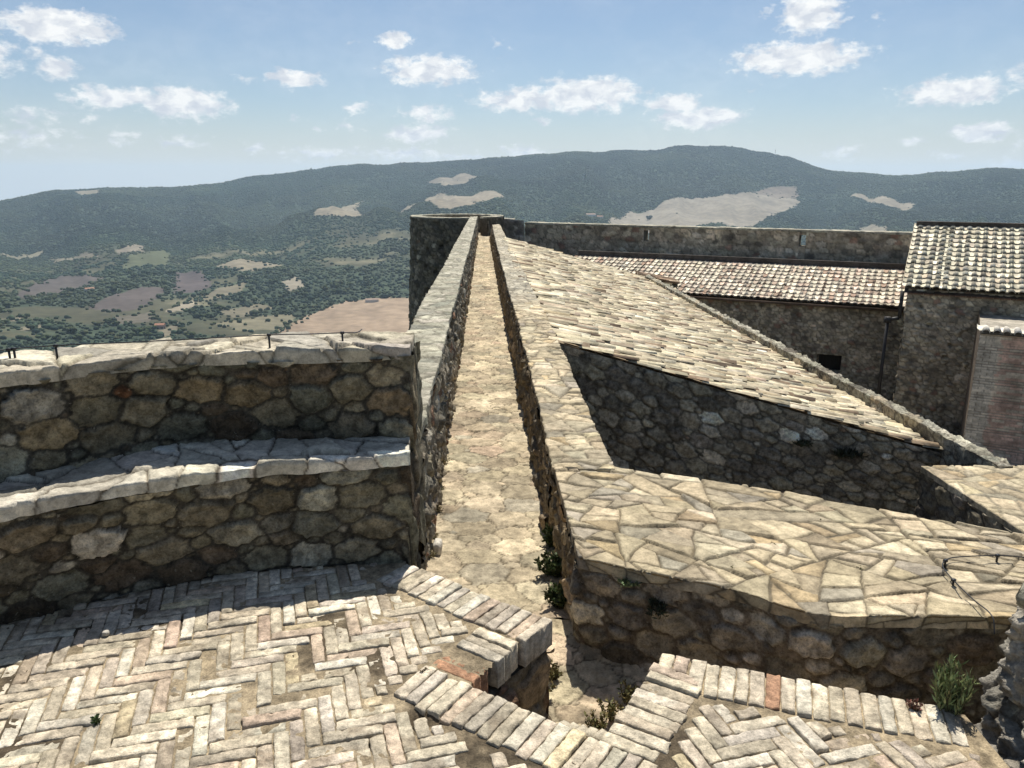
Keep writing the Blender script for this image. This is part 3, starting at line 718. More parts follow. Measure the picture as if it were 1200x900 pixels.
def brick_bag(bag, items, seed):
    """items: (cx, cy, angle, length, width, depth, z, colour)"""
    rng = np.random.default_rng(seed); b = .0032
    for (cx, cy, ang, L, Wd, H, z, col) in items:
        nx = max(4, int(L/.0105)); ny = max(3, int(Wd/.0095))
        xs = np.r_[-L/2, -L/2, np.linspace(-L/2+b, L/2-b, nx), L/2, L/2]; ys = np.r_[-Wd/2, -Wd/2, np.linspace(-Wd/2+b, Wd/2-b, ny), Wd/2, Wd/2]
        X, Y = np.meshgrid(xs, ys); ix = np.minimum(np.arange(len(xs)), np.arange(len(xs))[::-1]); iy = np.minimum(np.arange(len(ys)), np.arange(len(ys))[::-1])
        k = np.minimum(ix[None, :], iy[:, None]); Z = np.where(k == 0, -H, np.where(k == 1, -b, 0.0))
        ca, sa = math.cos(ang), math.sin(ang); o1, o2 = rng.uniform(0, 90, 2)
        n1 = fbm(X*22+o1, Y*22+o2, 4, seed, .65); n2 = fbm(X*16+o2, Y*16+o1, 3, seed+3)
        rim = (k <= 1); X = X + np.where(rim, .007*fbm(Y*45+o1, X*45+o2, 3, seed+5, .65), 0); Y = Y + np.where(rim, .0028*n2 + .0045*fbm(X*60+o1, Y*60, 3, seed+6, .65), 0)
        # chipped corners and worn hollows
        cr = np.maximum(0, np.abs(X)/(L/2) + np.abs(Y)/(Wd/2) - 1.72); Z = Z - np.where(k > 0, cr*.016*rng.uniform(0, 1.2), 0)
        pit = np.maximum(0, fbm(X*55+o2, Y*55+o1, 3, seed+4, .6) - .16); Z = Z - np.where(k > 0, pit*.012, 0)
        Z = Z + np.where(k > 0, .0030*n1 - .006*np.maximum(0, n2-.18)*4*.5 + rng.normal(0,.008)*X + rng.normal(0,.02)*Y, 0) + rng.normal(0, .0022)
        P = np.stack([X*ca - Y*sa + cx, X*sa + Y*ca + cy, Z + z], -1)
        nv, nu = X.shape; idx = np.arange(nv*nu).reshape(nv, nu)
        F = np.stack([idx[:-1,:-1], idx[:-1,1:], idx[1:,1:], idx[1:,:-1]], -1).reshape(-1, 4)
        c = np.asarray(col)*(1 + .42*fbm(X*18+o1, Y*18+o2, 5, seed+7, .7))[..., None]
        stain = sstep(.16, .34, fbm(X*11+o2, Y*11-o1, 3, seed+8))[..., None]*rng.uniform(0, .6)
        c = c*(1-stain) + np.array((.25,.19,.13))*stain
        c = np.where((k <= 1)[..., None], c*.85, c)
        bag.add(P.reshape(-1, 3), F, c.reshape(-1, 3))
P_BRICK = [(w_, (a_, b_*1.015, c_*1.04)) for w_, (a_, b_, c_) in [(6,(.635,.545,.40)),(4,(.575,.49,.355)),(3,(.67,.595,.46)),(1.6,(.58,.455,.33)),(1.0,(.54,.46,.355)),(.3,(.62,.51,.32)),(.13,(.46,.27,.16)),(.4,(.50,.42,.31))]]
def inset_poly():
    w = .205; T = TERR; e = [np.array(p) for p in T]
    # insets only along the bordered edges A-B-C-D-E-G
    def line(p, q, k): n = off_in(p, q, w*k); return np.add(p, n), np.add(q, n)
    def meet(l1, l2):
        (p, q), (r, s) = l1, l2; d1 = q-p; d2 = s-r; t = np.cross(r-p, d2)/np.cross(d1, d2); return p + d1*t
    L = [line(A_,B_,1), line(B_,C_,1), line(C_,D_,1), line(D_,E_,1), line(E_,G_,1)]
    pts = [L[0][0] + (np.array(L[0][0])-np.array(L[0][1]))*.15]
    for i in range(4): pts.append(meet(L[i], L[i+1]))
    pts.append(L[4][1])
    return [tuple(p) for p in pts] + [(1.45,1.9),(1.55,1.2),(1.72,.3),(1.75,.2),(-3.2,.2),(-3.1,.5)] + [tuple(p) for p in B_BASE[::-1][6:-1]]
HOLES = [(-.30,2.155,.035),(.02,2.40,.0),(-.44,2.06,.03),(-1.08,2.2,.0)]
def build_terrace():
    root = empty('terrace', (0,0,0)); tag(root, kind='structure'); root['label'] = 'herringbone brick terrace on top of the round tower'
    rng = np.random.default_rng(4)
    # mortar bed and masonry body
    b = Bag(); prism(b, TERR, -5.2, -.13, (.22,.19,.14)); 
    b.build('masonry', stone_mat('terrace_core', scale=40), root, False)
    us = lin(-3.3, 1.85, .014); vs = lin(.55, 3.32, .014); U, V = np.meshgrid(us, vs)
    inside = in_poly(U, V, TERR)
    z = -.0068 + .0018*fbm(U*30, V*30, 4, 2, .6) + .006*fbm(U*7, V*7, 3, 5)
    c = np.array((.42,.35,.25))*(1 + .5*fbm(U*9, V*9, 5, 7, .6))[..., None]
    dk = sstep(.12, .4, fbm(U*4, V*4, 4, 12))[..., None]; c = c*(1-dk) + np.array((.13,.105,.075))*dk
    for hx, hy, dd in HOLES:
        g = np.exp(-(((U-hx)/.07)**2 + ((V-hy)/.035)**2)); z = z - g*.028; c = c*(1-.6*np.clip(g,0,1)[...,None]) + np.array((.07,.05,.035))*.6*np.clip(g,0,1)[...,None]
    nv, nu = U.shape; idx = np.arange(nv*nu).reshape(nv, nu)
    ins = inside[:-1,:-1] & inside[1:,:-1] & inside[:-1,1:] & inside[1:,1:]
    F = np.stack([idx[:-1,:-1], idx[:-1,1:], idx[1:,1:], idx[1:,:-1]], -1)[ins].reshape(-1, 4)
    used = np.unique(F); mp = np.full(nv*nu, -1); mp[used] = np.arange(len(used))
    P = np.stack([U, V, z], -1).reshape(-1, 3)[used]
    mesh_obj('mortar_bed', P, mp[F], c.reshape(-1,3)[used], stone_mat('lime_mortar', tint=(.8,.77,.7), scale=90, mott=.4, spots=.10, bump=.9), root)
    # herringbone field
    INP = inset_poly(); w = .0485; n = 4; a1 = math.radians(15); e1 = np.array((math.cos(a1), math.sin(a1))); a2 = math.radians(107.5); e2 = np.array((math.cos(a2), math.sin(a2)))
    org = np.array((-.551, 2.699)); items = []; NB = 50
    def place(cu, cv, along_u):
        cen = org + e1*cu*w + e2*cv*w; ax = e1 if along_u else e2; ang = a1 if along_u else a2
        if not (.5 < cen[1] < 3.4 and -3.2 < cen[0] < 1.8): return
        L = n*w - .004; Wd = w - .003
        t = np.linspace(-L/2, L/2, 15); nn = np.array((-ax[1], ax[0]))
        ok = np.ones(15, bool)
        for sd in (-.42, .42):
            q = cen + ax*t[:, None] + nn*Wd*sd; ok &= in_poly(q[:,0], q[:,1], INP)
        if not ok.any(): return
        run = np.where(ok)[0]; lo, hi = run[0], run[-1]
        ll = t[hi]-t[lo]
        if ll < .03: return
        if ll < L-.001: ll = ll - .004
        cc = cen + ax*(t[lo]+t[hi])/2
        for hx, hy, dd in HOLES[:1]+HOLES[2:3]:
            if math.hypot((cc[0]-hx)/1.0, (cc[1]-hy)/.6) < .045: return
        col = pick(rng, P_BRICK, 1, .085)[0]
        sub = rng.uniform() < .03
        items.append((cc[0]+rng.normal(0,.0012), cc[1]+rng.normal(0,.0012), ang+rng.normal(0,.008), ll*rng.uniform(.975,1.005), Wd*rng.uniform(.95,1.03), .02, rng.normal(0,.0016) - (.006 if sub else 0), col))
    for j in range(-NB, NB):
        for i in range(-NB-20, NB+20):
            if (i-j) % (2*n) == 0: place(i + n/2, j + .5, True)          # runs along e1
            if (j-i) % (2*n) == (2*n - (n-1)) % (2*n) - 0 - 0 and False: pass
    for i in range(-NB-20, NB+20):
        for j in range(-NB, NB):
            # column i is uncovered for (i-j) mod 2n in [n, 2n-1]; each run of n cells starts where (i-j) mod 2n == 2n-1
            if (i-j) % (2*n) == 2*n-1: place(i + .5, j + n/2, False)
    # cut fragments bedded where whole bricks do not fit
    st = .0065; gx = np.arange(-2.6, 1.6, st); gy = np.arange(.9, 3.3, st); GX, GY = np.meshgrid(gx, gy); busy = ~in_poly(GX, GY, INP)
    for (cx, cy, an, ll, wd, *_r) in items:
        dx = GX-cx; dy = GY-cy; m = (np.abs(dx) < ll) & (np.abs(dy) < ll); lx = dx*math.cos(an)+dy*math.sin(an); ly = -dx*math.sin(an)+dy*math.cos(an)
        busy |= m & (np.abs(lx) < ll/2+.002) & (np.abs(ly) < wd/2+.002)
    for hx, hy, dd in HOLES[:1]: busy |= np.hypot(GX-hx, (GY-hy)/.6) < .06
    for ll, wd, tries in ((.15,.042,900),(.11,.040,1200),(.075,.038,2500),(.05,.034,4000),(.032,.026,6000)):
        fr_ = ~busy; cl = fr_.copy(); m_ = max(1, int(wd*.36/st))
        for a_, b_ in ((m_,0),(-m_,0),(0,m_),(0,-m_)): cl &= np.roll(np.roll(fr_, a_, 0), b_, 1)
        fr = np.argwhere(cl)
        if len(fr) == 0: break
        for q in fr[rng.integers(0, len(fr), tries)]:
            cx, cy = gx[q[1]], gy[q[0]]; an = (a1, a2, rng.uniform(0, 3.14))[rng.choice(3, p=[.4,.35,.25])]
            tx, ty = np.meshgrid(np.linspace(-ll/2, ll/2, 9), np.linspace(-wd/2, wd/2, 5)); sx = cx + tx*math.cos(an) - ty*math.sin(an); sy = cy + tx*math.sin(an) + ty*math.cos(an)
            ii = np.round((sy-gy[0])/st).astype(int); jj = np.round((sx-gx[0])/st).astype(int)
            if ii.min() < 0 or jj.min() < 0 or ii.max() >= len(gy) or jj.max() >= len(gx) or busy[ii, jj].any(): continue
            items.append((cx, cy, an, ll, wd, .02, rng.normal(-.001,.002), pick(rng, P_BRICK, 1, .085)[0]*.95))
            m = (np.abs(GX-cx) < ll) & (np.abs(GY-cy) < ll); lx = (GX-cx)*math.cos(an)+(GY-cy)*math.sin(an); ly = -(GX-cx)*math.sin(an)+(GY-cy)*math.cos(an); busy |= m & (np.abs(lx) < ll/2+.003) & (np.abs(ly) < wd/2+.003)
    bb = Bag(); brick_bag(bb, items, 21); bb.build('herringbone_paving', M_BRICK(), root)
    # header border
    items = []
    def border(p, q, skip0=0.0, skip1=0.0, L=.195, hi=.004, seed=1):
        p = np.array(p); q = np.array(q); d = q-p; ln = np.hypot(*d); d = d/ln; nn = np.array((d[1], -d[0])); s = skip0; ang = math.atan2(nn[1], nn[0])
        while s < ln - skip1 - .02:
            wd = rng.uniform(.046, .056)
            ll = L*rng.uniform(.93, 1.0); c = p + d*(s+wd/2) + nn*(ll/2 - rng.uniform(-.006,.006))
            col = pick(rng, P_BRICK, 1, .085)[0]
            items.append((c[0], c[1], ang+rng.normal(0,.02), ll, wd-.0042, .115, hi+rng.normal(0,.002), col)); s += wd
    border(A_, B_, 0, .0); border(B_, C_, .20, .155); border(tuple(np.array(C_)-(np.array(D_)-C_)/np.linalg.norm(np.subtract(D_,C_))*.20), tuple(np.array(D_)+(np.array(D_)-C_)/np.linalg.norm(np.subtract(D_,C_))*.19)); border(D_, E_, .0, .10); border(E_, G_, .11, .02); border(E_, G_, .0, float(np.linalg.norm(np.subtract(G_, E_)))-.115, L=.10)
    # the broken bricks at the inner corner of the steps
    v = np.subtract(C_, B_); v = v/np.hypot(*v); nn = np.array((v[1], -v[0])); ang = math.atan2(nn[1], nn[0])
    for k, (f, cut, zc) in enumerate(((.365,.10,-.012),(.415,.185,-.004),(.465,.19,-.004))):
        c = np.array(B_) + v*f + nn*(.195-cut/2); items.append((c[0], c[1], ang+.02*k, cut, .044, .11, zc, (.44,.25,.15)))
    for k in range(5):                                        # rubble ends under the mouth of the steps
        c = np.array(D_) + (np.array(C_)-D_)*(.05+.07*k) + np.array((.03,.035)); items.append((c[0], c[1], .9+.2*rng.normal(), .05, .036, .1, -.018-.006*k, (.50,.44,.33)))
    bb = Bag(); brick_bag(bb, items, 22); bb.build('brick_border', M_BRICK(), root)
    # masonry faces below the border, on the steps' side
    b = Bag()
    for p, q, sd in ((A_,B_,41),(B_,C_,42),(C_,D_,43),(D_,E_,44),(E_,G_,45)):
        nn = -off_in(p, q, .004); p2 = np.add(p, nn*.0); q2 = np.add(q, nn*.0); s = (np.array(p2)+q2)/2 + nn*200
        wall_face([(*p2,-.115),(*q2,-.115)], [(*p2,-.75),(*q2,-.75)], .008, lambda u, v: SIDE(u, v, sd), (s[0], s[1], -.3), b)
    b.build('step_wall', M_RUB(), root)
build_terrace()

# wall walk floor
def build_walk():
    root = empty('wall_walk'); tag(root, kind='structure'); root['label'] = 'narrow flagged wall walk between the two parapets'
    pat = lambda u, v, sd=7, t=.05: rubble(u, v, s=.052, aspect=1.35, seed=sd, relief=.006, joint=.0042, rnd=.004, palette=P_FLOOR, mortar=(.15,.122,.08), rough=.010, proud=.45, var=.62)
    # landing in front of the steps
    us = lin(-.75, 3.2, .009); vs = lin(1.85, 3.42, .009); U, V = np.meshgrid(us, vs)
    P = np.stack([U, V, walk_z(V) + .012*fbm(U*2.5, V*2.5, 3, 3)], -1); h, c = pat(us, vs, 17, .026)
    Vv, F = grid_mesh(P, h, up=True); b = Bag(); b.add(Vv, F, c.reshape(-1,3))
    yy = np.r_[np.arange(3.42, 8, .011), 8 + np.cumsum(np.interp(np.arange(400), [0,400], [.012,.11]))]; yy = yy[yy < 31.5]
    Lx = WALK_L(yy) - .10; Rx = WALK_R(yy) + .10; us = lin(0, 1.0, .011)
    U, V = np.meshgrid(us, yy); X = Lx[:, None]*(1-U) + Rx[:, None]*U
    h, c = pat(us, yy, 9, .024); P = np.stack([X, V, walk_z(V) + .012*fbm(X*2.5, V*2.5, 3, 3)], -1)
    Vv, F = grid_mesh(P, h, up=True); b.add(Vv, F, c.reshape(-1,3)); b.build('paving', stone_mat('flagstone', scale=50, mott=.32, spots=.35, bump=.9, dist=.008), root)
_l = np.array([atz(x, y, W0) for x, y in [(502,661),(507,616),(513.7,564),(517,558),(526,480),(538,432),(544,384),(551.8,325),(558,291.6)]])
_r = np.array([atz(x+(y-205)*.024, y, W0) for x, y in [(656.7,726),(639,679),(630.7,622),(621,558),(610,484),(600,432),(590,384),(583.8,361),(576.7,314.7),(573,284)]])
_pl = np.polyfit(_l[:,1], _l[:,0], 1); _pr = np.polyfit(_r[:,1], _r[:,0], 2 if False else 1)
WALK_L = lambda y: np.polyval(_pl, y) + .012*fbm(np.asarray(y, float)*1.3, 0*np.asarray(y, float), 3, 71)
WALK_R = lambda y: np.polyval(_pr, y) + .012*fbm(np.asarray(y, float)*1.3, 0*np.asarray(y, float)+5, 3, 72)
build_walk()

# ------------------------------------------------------------------ tower parapet with stone bench (left)
ZB, ZT = .515, .960
def build_bench_wall():
    root = empty('bench_wall', (-.6, 3.4, 0)); tag(root, 'curved rubble parapet with stone bench round the brick terrace, in shade', 'parapet')
    fx = [(479,533),(417,539),(350,542),(275,549.6),(179,564),(94,579),(0,597)]
    bk = [(479,516),(375,516),(233,519),(142,536),(42,559),(0,568)]
    tf = [(480,407),(421,411),(358,412),(221,416),(125,424.6),(42,435),(0,439)]
    tb = [(485,392.5),(358,395.5),(208,400.4),(67,411),(0,416)]
    P = lambda L, z: [tuple(atz(x, y, z)) for x, y in L]
    ext = lambda pts, e, z: pts + [(x, y, z) for x, y in e]
    front = smooth_rail(ext(P(fx, ZB), [(-2.38,2.28),(-2.72,1.82),(-2.93,1.2),(-3.0,.5)], ZB), 120)
    back = smooth_rail(ext(P(bk, ZB), [(-2.6,2.45),(-2.95,1.95),(-3.2,1.3),(-3.28,.5)], ZB), 120)
    wf = smooth_rail(ext(P(tf, ZT), [(-2.55,2.45),(-2.92,1.95),(-3.17,1.3),(-3.25,.5)], ZT), 120)
    wb = smooth_rail(ext(P(tb, ZT), [(-2.86,2.75),(-3.25,2.15),(-3.5,1.4),(-3.6,.5)], ZT), 120)
    base = np.array([(p[0], p[1], -.01) for p in B_BASE])
    fr, L = rail(front); f2 = np.array(fr(np.linspace(0, L, 80))); br, LB = rail(base); b2 = np.array(br(np.linspace(0, LB, 80)))
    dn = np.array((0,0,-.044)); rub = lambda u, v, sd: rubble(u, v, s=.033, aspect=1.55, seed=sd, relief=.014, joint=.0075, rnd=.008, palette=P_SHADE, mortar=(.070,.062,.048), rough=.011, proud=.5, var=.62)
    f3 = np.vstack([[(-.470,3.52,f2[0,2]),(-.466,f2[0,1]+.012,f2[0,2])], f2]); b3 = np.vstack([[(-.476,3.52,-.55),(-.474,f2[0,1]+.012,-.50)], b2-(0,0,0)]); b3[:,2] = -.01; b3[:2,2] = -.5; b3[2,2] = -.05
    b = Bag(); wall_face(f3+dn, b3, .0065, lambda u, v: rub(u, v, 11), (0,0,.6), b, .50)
    b.build('bench', M_RUB(), root)
    b = Bag(); sl = lambda u, v, sd: slabs(u, v, target=.040, seed=sd, relief=.014, joint=.006, rnd=.004, palette=[(4,(.70,.645,.52)),(3,(.60,.555,.45)),(2,(.76,.70,.58)),(1.2,(.34,.31,.25))], mortar=(.14,.12,.09), warp=.03, rough=.010, tilt=.006, spread=.5)
    cap(front, back, .042, 0, .0075, lambda u, v: sl(u, v, 13), b, jag=.035, over=.012); b.build('bench_seat', M_SLAB(), root)
    wr, LW = rail(wf); w2 = np.array(wr(np.linspace(0, LW, 80))); bk2r, LBk = rail(back); k2 = np.array(bk2r(np.linspace(0, LBk, 80))); k2[:, 2] = ZB-.03
    a1_ = np.array(wb[0]); w3 = np.vstack([[(-.480,3.80,ZT),(-.474,w2[0,1]+.012,ZT)], w2]); k3 = np.vstack([[(-.474,3.80,-.3),(-.470,w2[0,1]+.012,0)], k2]); k3[2,2] = ZB-.06
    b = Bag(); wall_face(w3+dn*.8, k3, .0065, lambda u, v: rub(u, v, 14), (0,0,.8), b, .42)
    ob, LO = rail(wb); o2 = np.array(ob(np.linspace(0, LO, 60))); o3 = o2.copy(); o3[:, 2] = -14; n = o2[:, :2]-np.array((-.6,.9)); o3[:, :2] += n/np.linalg.norm(n,axis=1,keepdims=True)*.5
    wall_face(o2+dn, o3, .06, lambda u, v: rubble(u, v, s=.12, seed=16, relief=.03, palette=P_WALL, dart=False), (-30,20,0), b)
    b.build('wall', M_RUB(), root)
    b = Bag(); sl2 = lambda u, v: slabs(u, v, target=.050, seed=19, relief=.014, joint=.005, rnd=.004, palette=[(4,(.52,.465,.345)),(3,(.48,.43,.33)),(2,(.57,.52,.41)),(1,(.40,.37,.30))], mortar=(.17,.15,.11), warp=.03, rough=.010, tilt=.009, spread=.45)
    cap(wf, wb, .05, .05, .007, sl2, b, jag=.028, over=.008); b.build('coping', M_SLAB(), root)
build_bench_wall()

# lightning conductor on the parapet
STEEL = lambda: plain_mat('dark_conductor', (.035,.036,.04), .45, .6)
def conductor(name, pts, clamps, label, up=.045):
    root = empty(name, tuple(pts[0])); tag(root, label, 'cable')
    b = Bag(); b.tube(smooth_rail(pts, 80), .0026, (.04,.04,.045), 7); b.build('cable', STEEL(), root)
    for c in clamps:
        b = Bag(); x, y, z = c; b.tube([(x,y,z-up-.012),(x,y,z+.004)], .0048, (.04,.04,.045), 6); b.box((x,y,z), (.017,.013,.011), .4, (.05,.05,.055)); b.build('clamp', STEEL(), root)
    return root
def build_conductors():
    px = [(-40,418),(0,410.5),(65,405),(153,401),(240,396.5),(315,392.5),(360,391.5),(401,390),(418,389.5),(424,386)]
    pts = [atz(x, y, ZT+.062) for x, y in px]; cl = [atz(x, y, ZT+.062) for x, y in [(10,409.5),(16,408.9),(65,405),(315,392.5),(401,390)]]
    conductor('lightning_conductor', pts, cl, 'black lightning cable clipped along the sunlit top of the curved parapet', .055)
    px = [(1290,662),(1200,653),(1169,651),(1125,652.5),(1109,656),(1105,664),(1117.5,680),(1140,702),(1162,721),(1168,730)]
    pts = [atz(x, y, .04) for x, y in px]; pts[-1][2] -= .05
    conductor('grounding_cable', pts, [atz(1169,651,.04), atz(1117.5,680,.04), atz(1108,657,.04)], 'black cable looping over the paved platform beside the rough rock', .03)
build_conductors()

# ------------------------------------------------------------------ parapets of the wall walk
ZL = .42
def build_left_parapet():
    root = empty('walkway_parapet', (-.6, 6, W0)); tag(root, 'left parapet of the wall walk with grey lichened top and grazing-lit inner face', 'parapet')
    inn = [(494,508),(506,446),(515,414),(524,380),(534.9,346.7),(546.5,300.4),(558,259)]
    out = [(477,391),(496.7,357),(512.7,327),(528.7,293),(541,272),(550,257.5)]
    I = np.array([atz(x, y, ZL) for x, y in inn]); O = np.array([atz(x, y, ZL) for x, y in out])
    pi, po = np.polyfit(I[:,1], I[:,0], 1), np.polyfit(O[:,1], O[:,0], 1)
    yy = np.r_[np.arange(3.72, 9, .5), np.linspace(9, 31.0, 16)]
    wob = lambda y, s: .022*fbm(y*.8, y*0, 3, s)*np.clip((y-3.6)/2, 0, 1)
    zz = ZL + .02*fbm(yy*.5, yy*0, 3, 7)
    I = np.stack([np.polyval(pi, yy)+wob(yy,1), yy, zz], 1); O = np.stack([np.minimum(np.polyval(po, yy), I[:,0]-.22)+wob(yy,2), yy, zz], 1)
    Ib = np.stack([WALK_L(yy), yy, np.full(len(yy), W0-.06)], 1)
    us = np.r_[np.arange(0, 5, .010), 5 + np.cumsum(np.interp(np.arange(420), [0,420], [.011,.09]))]; 
    def face(top, bot, seed, toward, bag, pal, relief):
        tf, L = rail(top); u = us[us < L]; bf, LB = rail(bot); vs = lin(0, .82, .013)
        h, c = rubble(u, vs, s=.032, aspect=1.5, seed=seed, relief=relief, joint=.006, rnd=.010, palette=pal, mortar=(.17,.145,.105), rough=.014, proud=.6)
        Vv, F = grid_mesh(stack_grid(u, vs, tf, lambda s: bf(s/L*LB)), h, toward); bag.add(Vv, F, c.reshape(-1,3))
    b = Bag(); face(I-(0,0,.04), Ib, 23, (50, 15, 0), b, P_WALL, .018)
    Ob = O.copy(); Ob[:, 0] -= .6; Ob[:, 2] = -14
    wall_face(O-(0,0,.04), Ob, .08, lambda u, v: rubble(u, v, s=.13, seed=24, relief=.03, palette=P_WALL, dart=False), (-60,15,0), b)
    b.build('wall', M_RUB(), root)
    b = Bag(); L = rail(I)[1]; u = us[us < L]
    cap(I, O, .04, .04, .013, lambda uu, v: slabs(uu, v, target=.028, seed=25, relief=.008, joint=.005, rnd=.004, palette=P_LICH, mortar=(.22,.205,.16), warp=.03, rough=.011, tilt=.004, spread=.3), b, us=u, jag=.018, over=.006)
    b.build('coping', M_SLAB(), root)
build_left_parapet()
def build_right_parapet():
    root = empty('walkway_parapet', (.4, 6, W0)); tag(root, 'right parapet of the wall walk, its slab top running beside the tiled roof', 'parapet')
    inn = [(649,546),(632,468),(622,426),(612,384),(598,346.7),(591,320),(583.8,293),(578,266)]
    out = [(717,549),(680,460),(658.6,420),(646.7,389.5),(620.7,337.5),(603,294),(586,266)]
    I = np.array([at_profile(x, y, zR) for x, y in inn]); O = np.array([at_profile(x, y, zR) for x, y in out])
    yy = np.r_[4.40, np.arange(4.44, 9, .5), np.linspace(9.2, 29.5, 16)]
    def curve(Pp, y):
        q = np.polyfit(Pp[:,1], Pp[:,0], 2, w=1/np.sqrt(Pp[:,1])); return np.polyval(q, y)
    wob = lambda y, s: .018*fbm(y*.9, y*0, 3, s)*np.clip((y-4.4)/2, 0, 1); z = zR(yy) + .015*fbm(yy*.6, yy*0, 3, 9)*np.clip((yy-4.4), 0, 1)
    I = np.stack([curve(I, yy)+wob(yy,4), yy, z], 1); O = np.stack([np.maximum(curve(O, yy), I[:,0]+.25)+wob(yy,5), yy, z], 1)
    I[1,:2] = at_profile(649,546,zR)[:2]; O[1,:2] = at_profile(717,549,zR)[:2]; I[0] = I[1]-(0,.04,0); O[0] = O[1]-(0,.04,0)
    us = np.r_[np.arange(0, 4.5, .009), 4.5 + np.cumsum(np.interp(np.arange(420), [0,420], [.011,.09]))]
    Ib = np.stack([WALK_R(yy), yy, np.full(len(yy), W0-.06)], 1)
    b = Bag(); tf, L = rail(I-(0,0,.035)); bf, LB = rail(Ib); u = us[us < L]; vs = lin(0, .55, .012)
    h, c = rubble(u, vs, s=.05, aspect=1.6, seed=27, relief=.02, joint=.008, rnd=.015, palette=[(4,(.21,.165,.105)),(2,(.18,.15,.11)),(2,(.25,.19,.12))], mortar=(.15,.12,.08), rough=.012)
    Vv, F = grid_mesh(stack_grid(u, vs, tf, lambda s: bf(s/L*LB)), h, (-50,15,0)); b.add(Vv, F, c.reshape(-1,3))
    Ob = O.copy(); Ob[:, 2] = -5.2; wall_face(O-(0,0,.035), Ob, .06, lambda u_, v: rubble(u_, v, s=.10, seed=28, relief=.03, palette=P_WALL, dart=False), (60,15,0), b)
    b.build('wall', M_RUB(), root)
    b = Bag(); L = rail(I)[1]; u = us[us < L]
    def pat(uu, v):
        h, c = slabs(uu, v, target=.022, seed=29, relief=.010, joint=.005, rnd=.0035, palette=P_SLAB, mortar=(.16,.135,.095), warp=.02, rough=.006, tilt=.004, spread=.14)
        g = (sstep(4.5, 7.0, uu)*(.75+.5*fbm(uu*.7, uu*0, 2, 3)))[None, :, None]      # the far stretch is grey with lichen
        lum = c.mean(2, keepdims=True); return h, c*(1-.65*g) + (lum*np.array((.98,.95,.80)))*.65*g
    cap(I, O, .04, .03, .012, pat, b, us=u, jag=.02, over=.010); b.build('coping', M_SLAB(), root)
build_right_parapet()

# ------------------------------------------------------------------ paved platform on the right
def build_platform():
    root = empty('stone_platform', (1.3, 3.4, W0)); tag(root, 'broad low wall block topped with pale crazy paving right of the walkway', 'stone platform')
    near = [(678,652),(753,668),(827,682),(886,696),(920,709),(977,719.5),(1032,720),(1157,721),(1330,724)]
    far = [(649,546),(717,549),(800,562),(900,576),(980,591),(1042,602),(1200,631),(1380,664)]
    Nn = np.array([atz(x, y, 0) for x, y in near]); Ff = np.array([atz(x, y, 0) for x, y in far])
    def rs(P, n=90): f, L = rail(P); return np.array(f(np.linspace(0, L, n)))
    N2, F2 = rs(smooth_rail(Nn, 80)), rs(Ff); 
    b = Bag(); rb = lambda u, v: rubble(u, v, s=.031, aspect=1.55, seed=31, relief=.015, joint=.009, rnd=.008, palette=P_GABLE+[(3,(.42,.36,.265)),(1,(.36,.265,.17)),(2,(.54,.48,.37))], mortar=(.17,.14,.10), rough=.013, proud=.5, var=.6)
    bt = N2.copy(); bt[:, 2] = -.72; d = F2-N2; d[:, 2] = 0; d /= np.linalg.norm(d, axis=1, keepdims=True); bt[:, :2] -= d[:, :2]*.03
    
    i0 = atz(649,546,0); c0 = N2[0]; y = np.linspace(c0[1]-.0, 4.44, 8); I = np.stack([np.linspace(c0[0], i0[0], 8), y, np.full(8, -.04)], 1)
    Ib = np.stack([np.minimum(WALK_R(y), I[:,0]-.005), y, np.full(8, -.72)], 1); Ib[0, 0] = bt[0,0]; Ib[0,1] = bt[0,1]
    e_ = at_profile(639, 501, zR); e_ = np.array([e_[0]-.004, e_[1], -.04]); eb = np.array([float(WALK_R(np.array([e_[1]]))[0]), e_[1], -.72])
    Tt = np.vstack([e_, (I+(.004,0,0))[::-1][:-1], (N2-(0,0,.04))]); Tb = np.vstack([eb, Ib[::-1][:-1], bt])
    LT = rail(Tt)[1]
    def left_pale(u, v):
        h, c = rb(u, v); g = sstep(1.85, 1.6, u)[None, :, None]; return h, c*(1-g) + c*np.array((1.15,1.0,.80))*g
    wall_face(Tt, Tb, .007, left_pale, (-.6,-1.2,.2), b, .66)
    fb = F2.copy(); fb[:, 2] = -3.1; wall_face(F2-(0,0,.04), fb, .03, lambda u, v: rubble(u, v, s=.08, seed=33, relief=.02, palette=P_WALL, dart=False), (3,60,0), b)
    b.build('wall', M_RUB(), root)
    b = Bag(); cap(N2, F2, .05, .04, .0048, lambda u, v: slabs(u*.78, v*1.1, target=.0150, seed=35, relief=.009, proud=.55, joint=.0042, rnd=.0022, palette=P_SLAB, mortar=(.15,.125,.085), warp=.013, rough=.0055, tilt=.006, spread=.30), b, jag=.013, over=.018)
    b.build('paving', M_SLAB(), root)
build_platform()

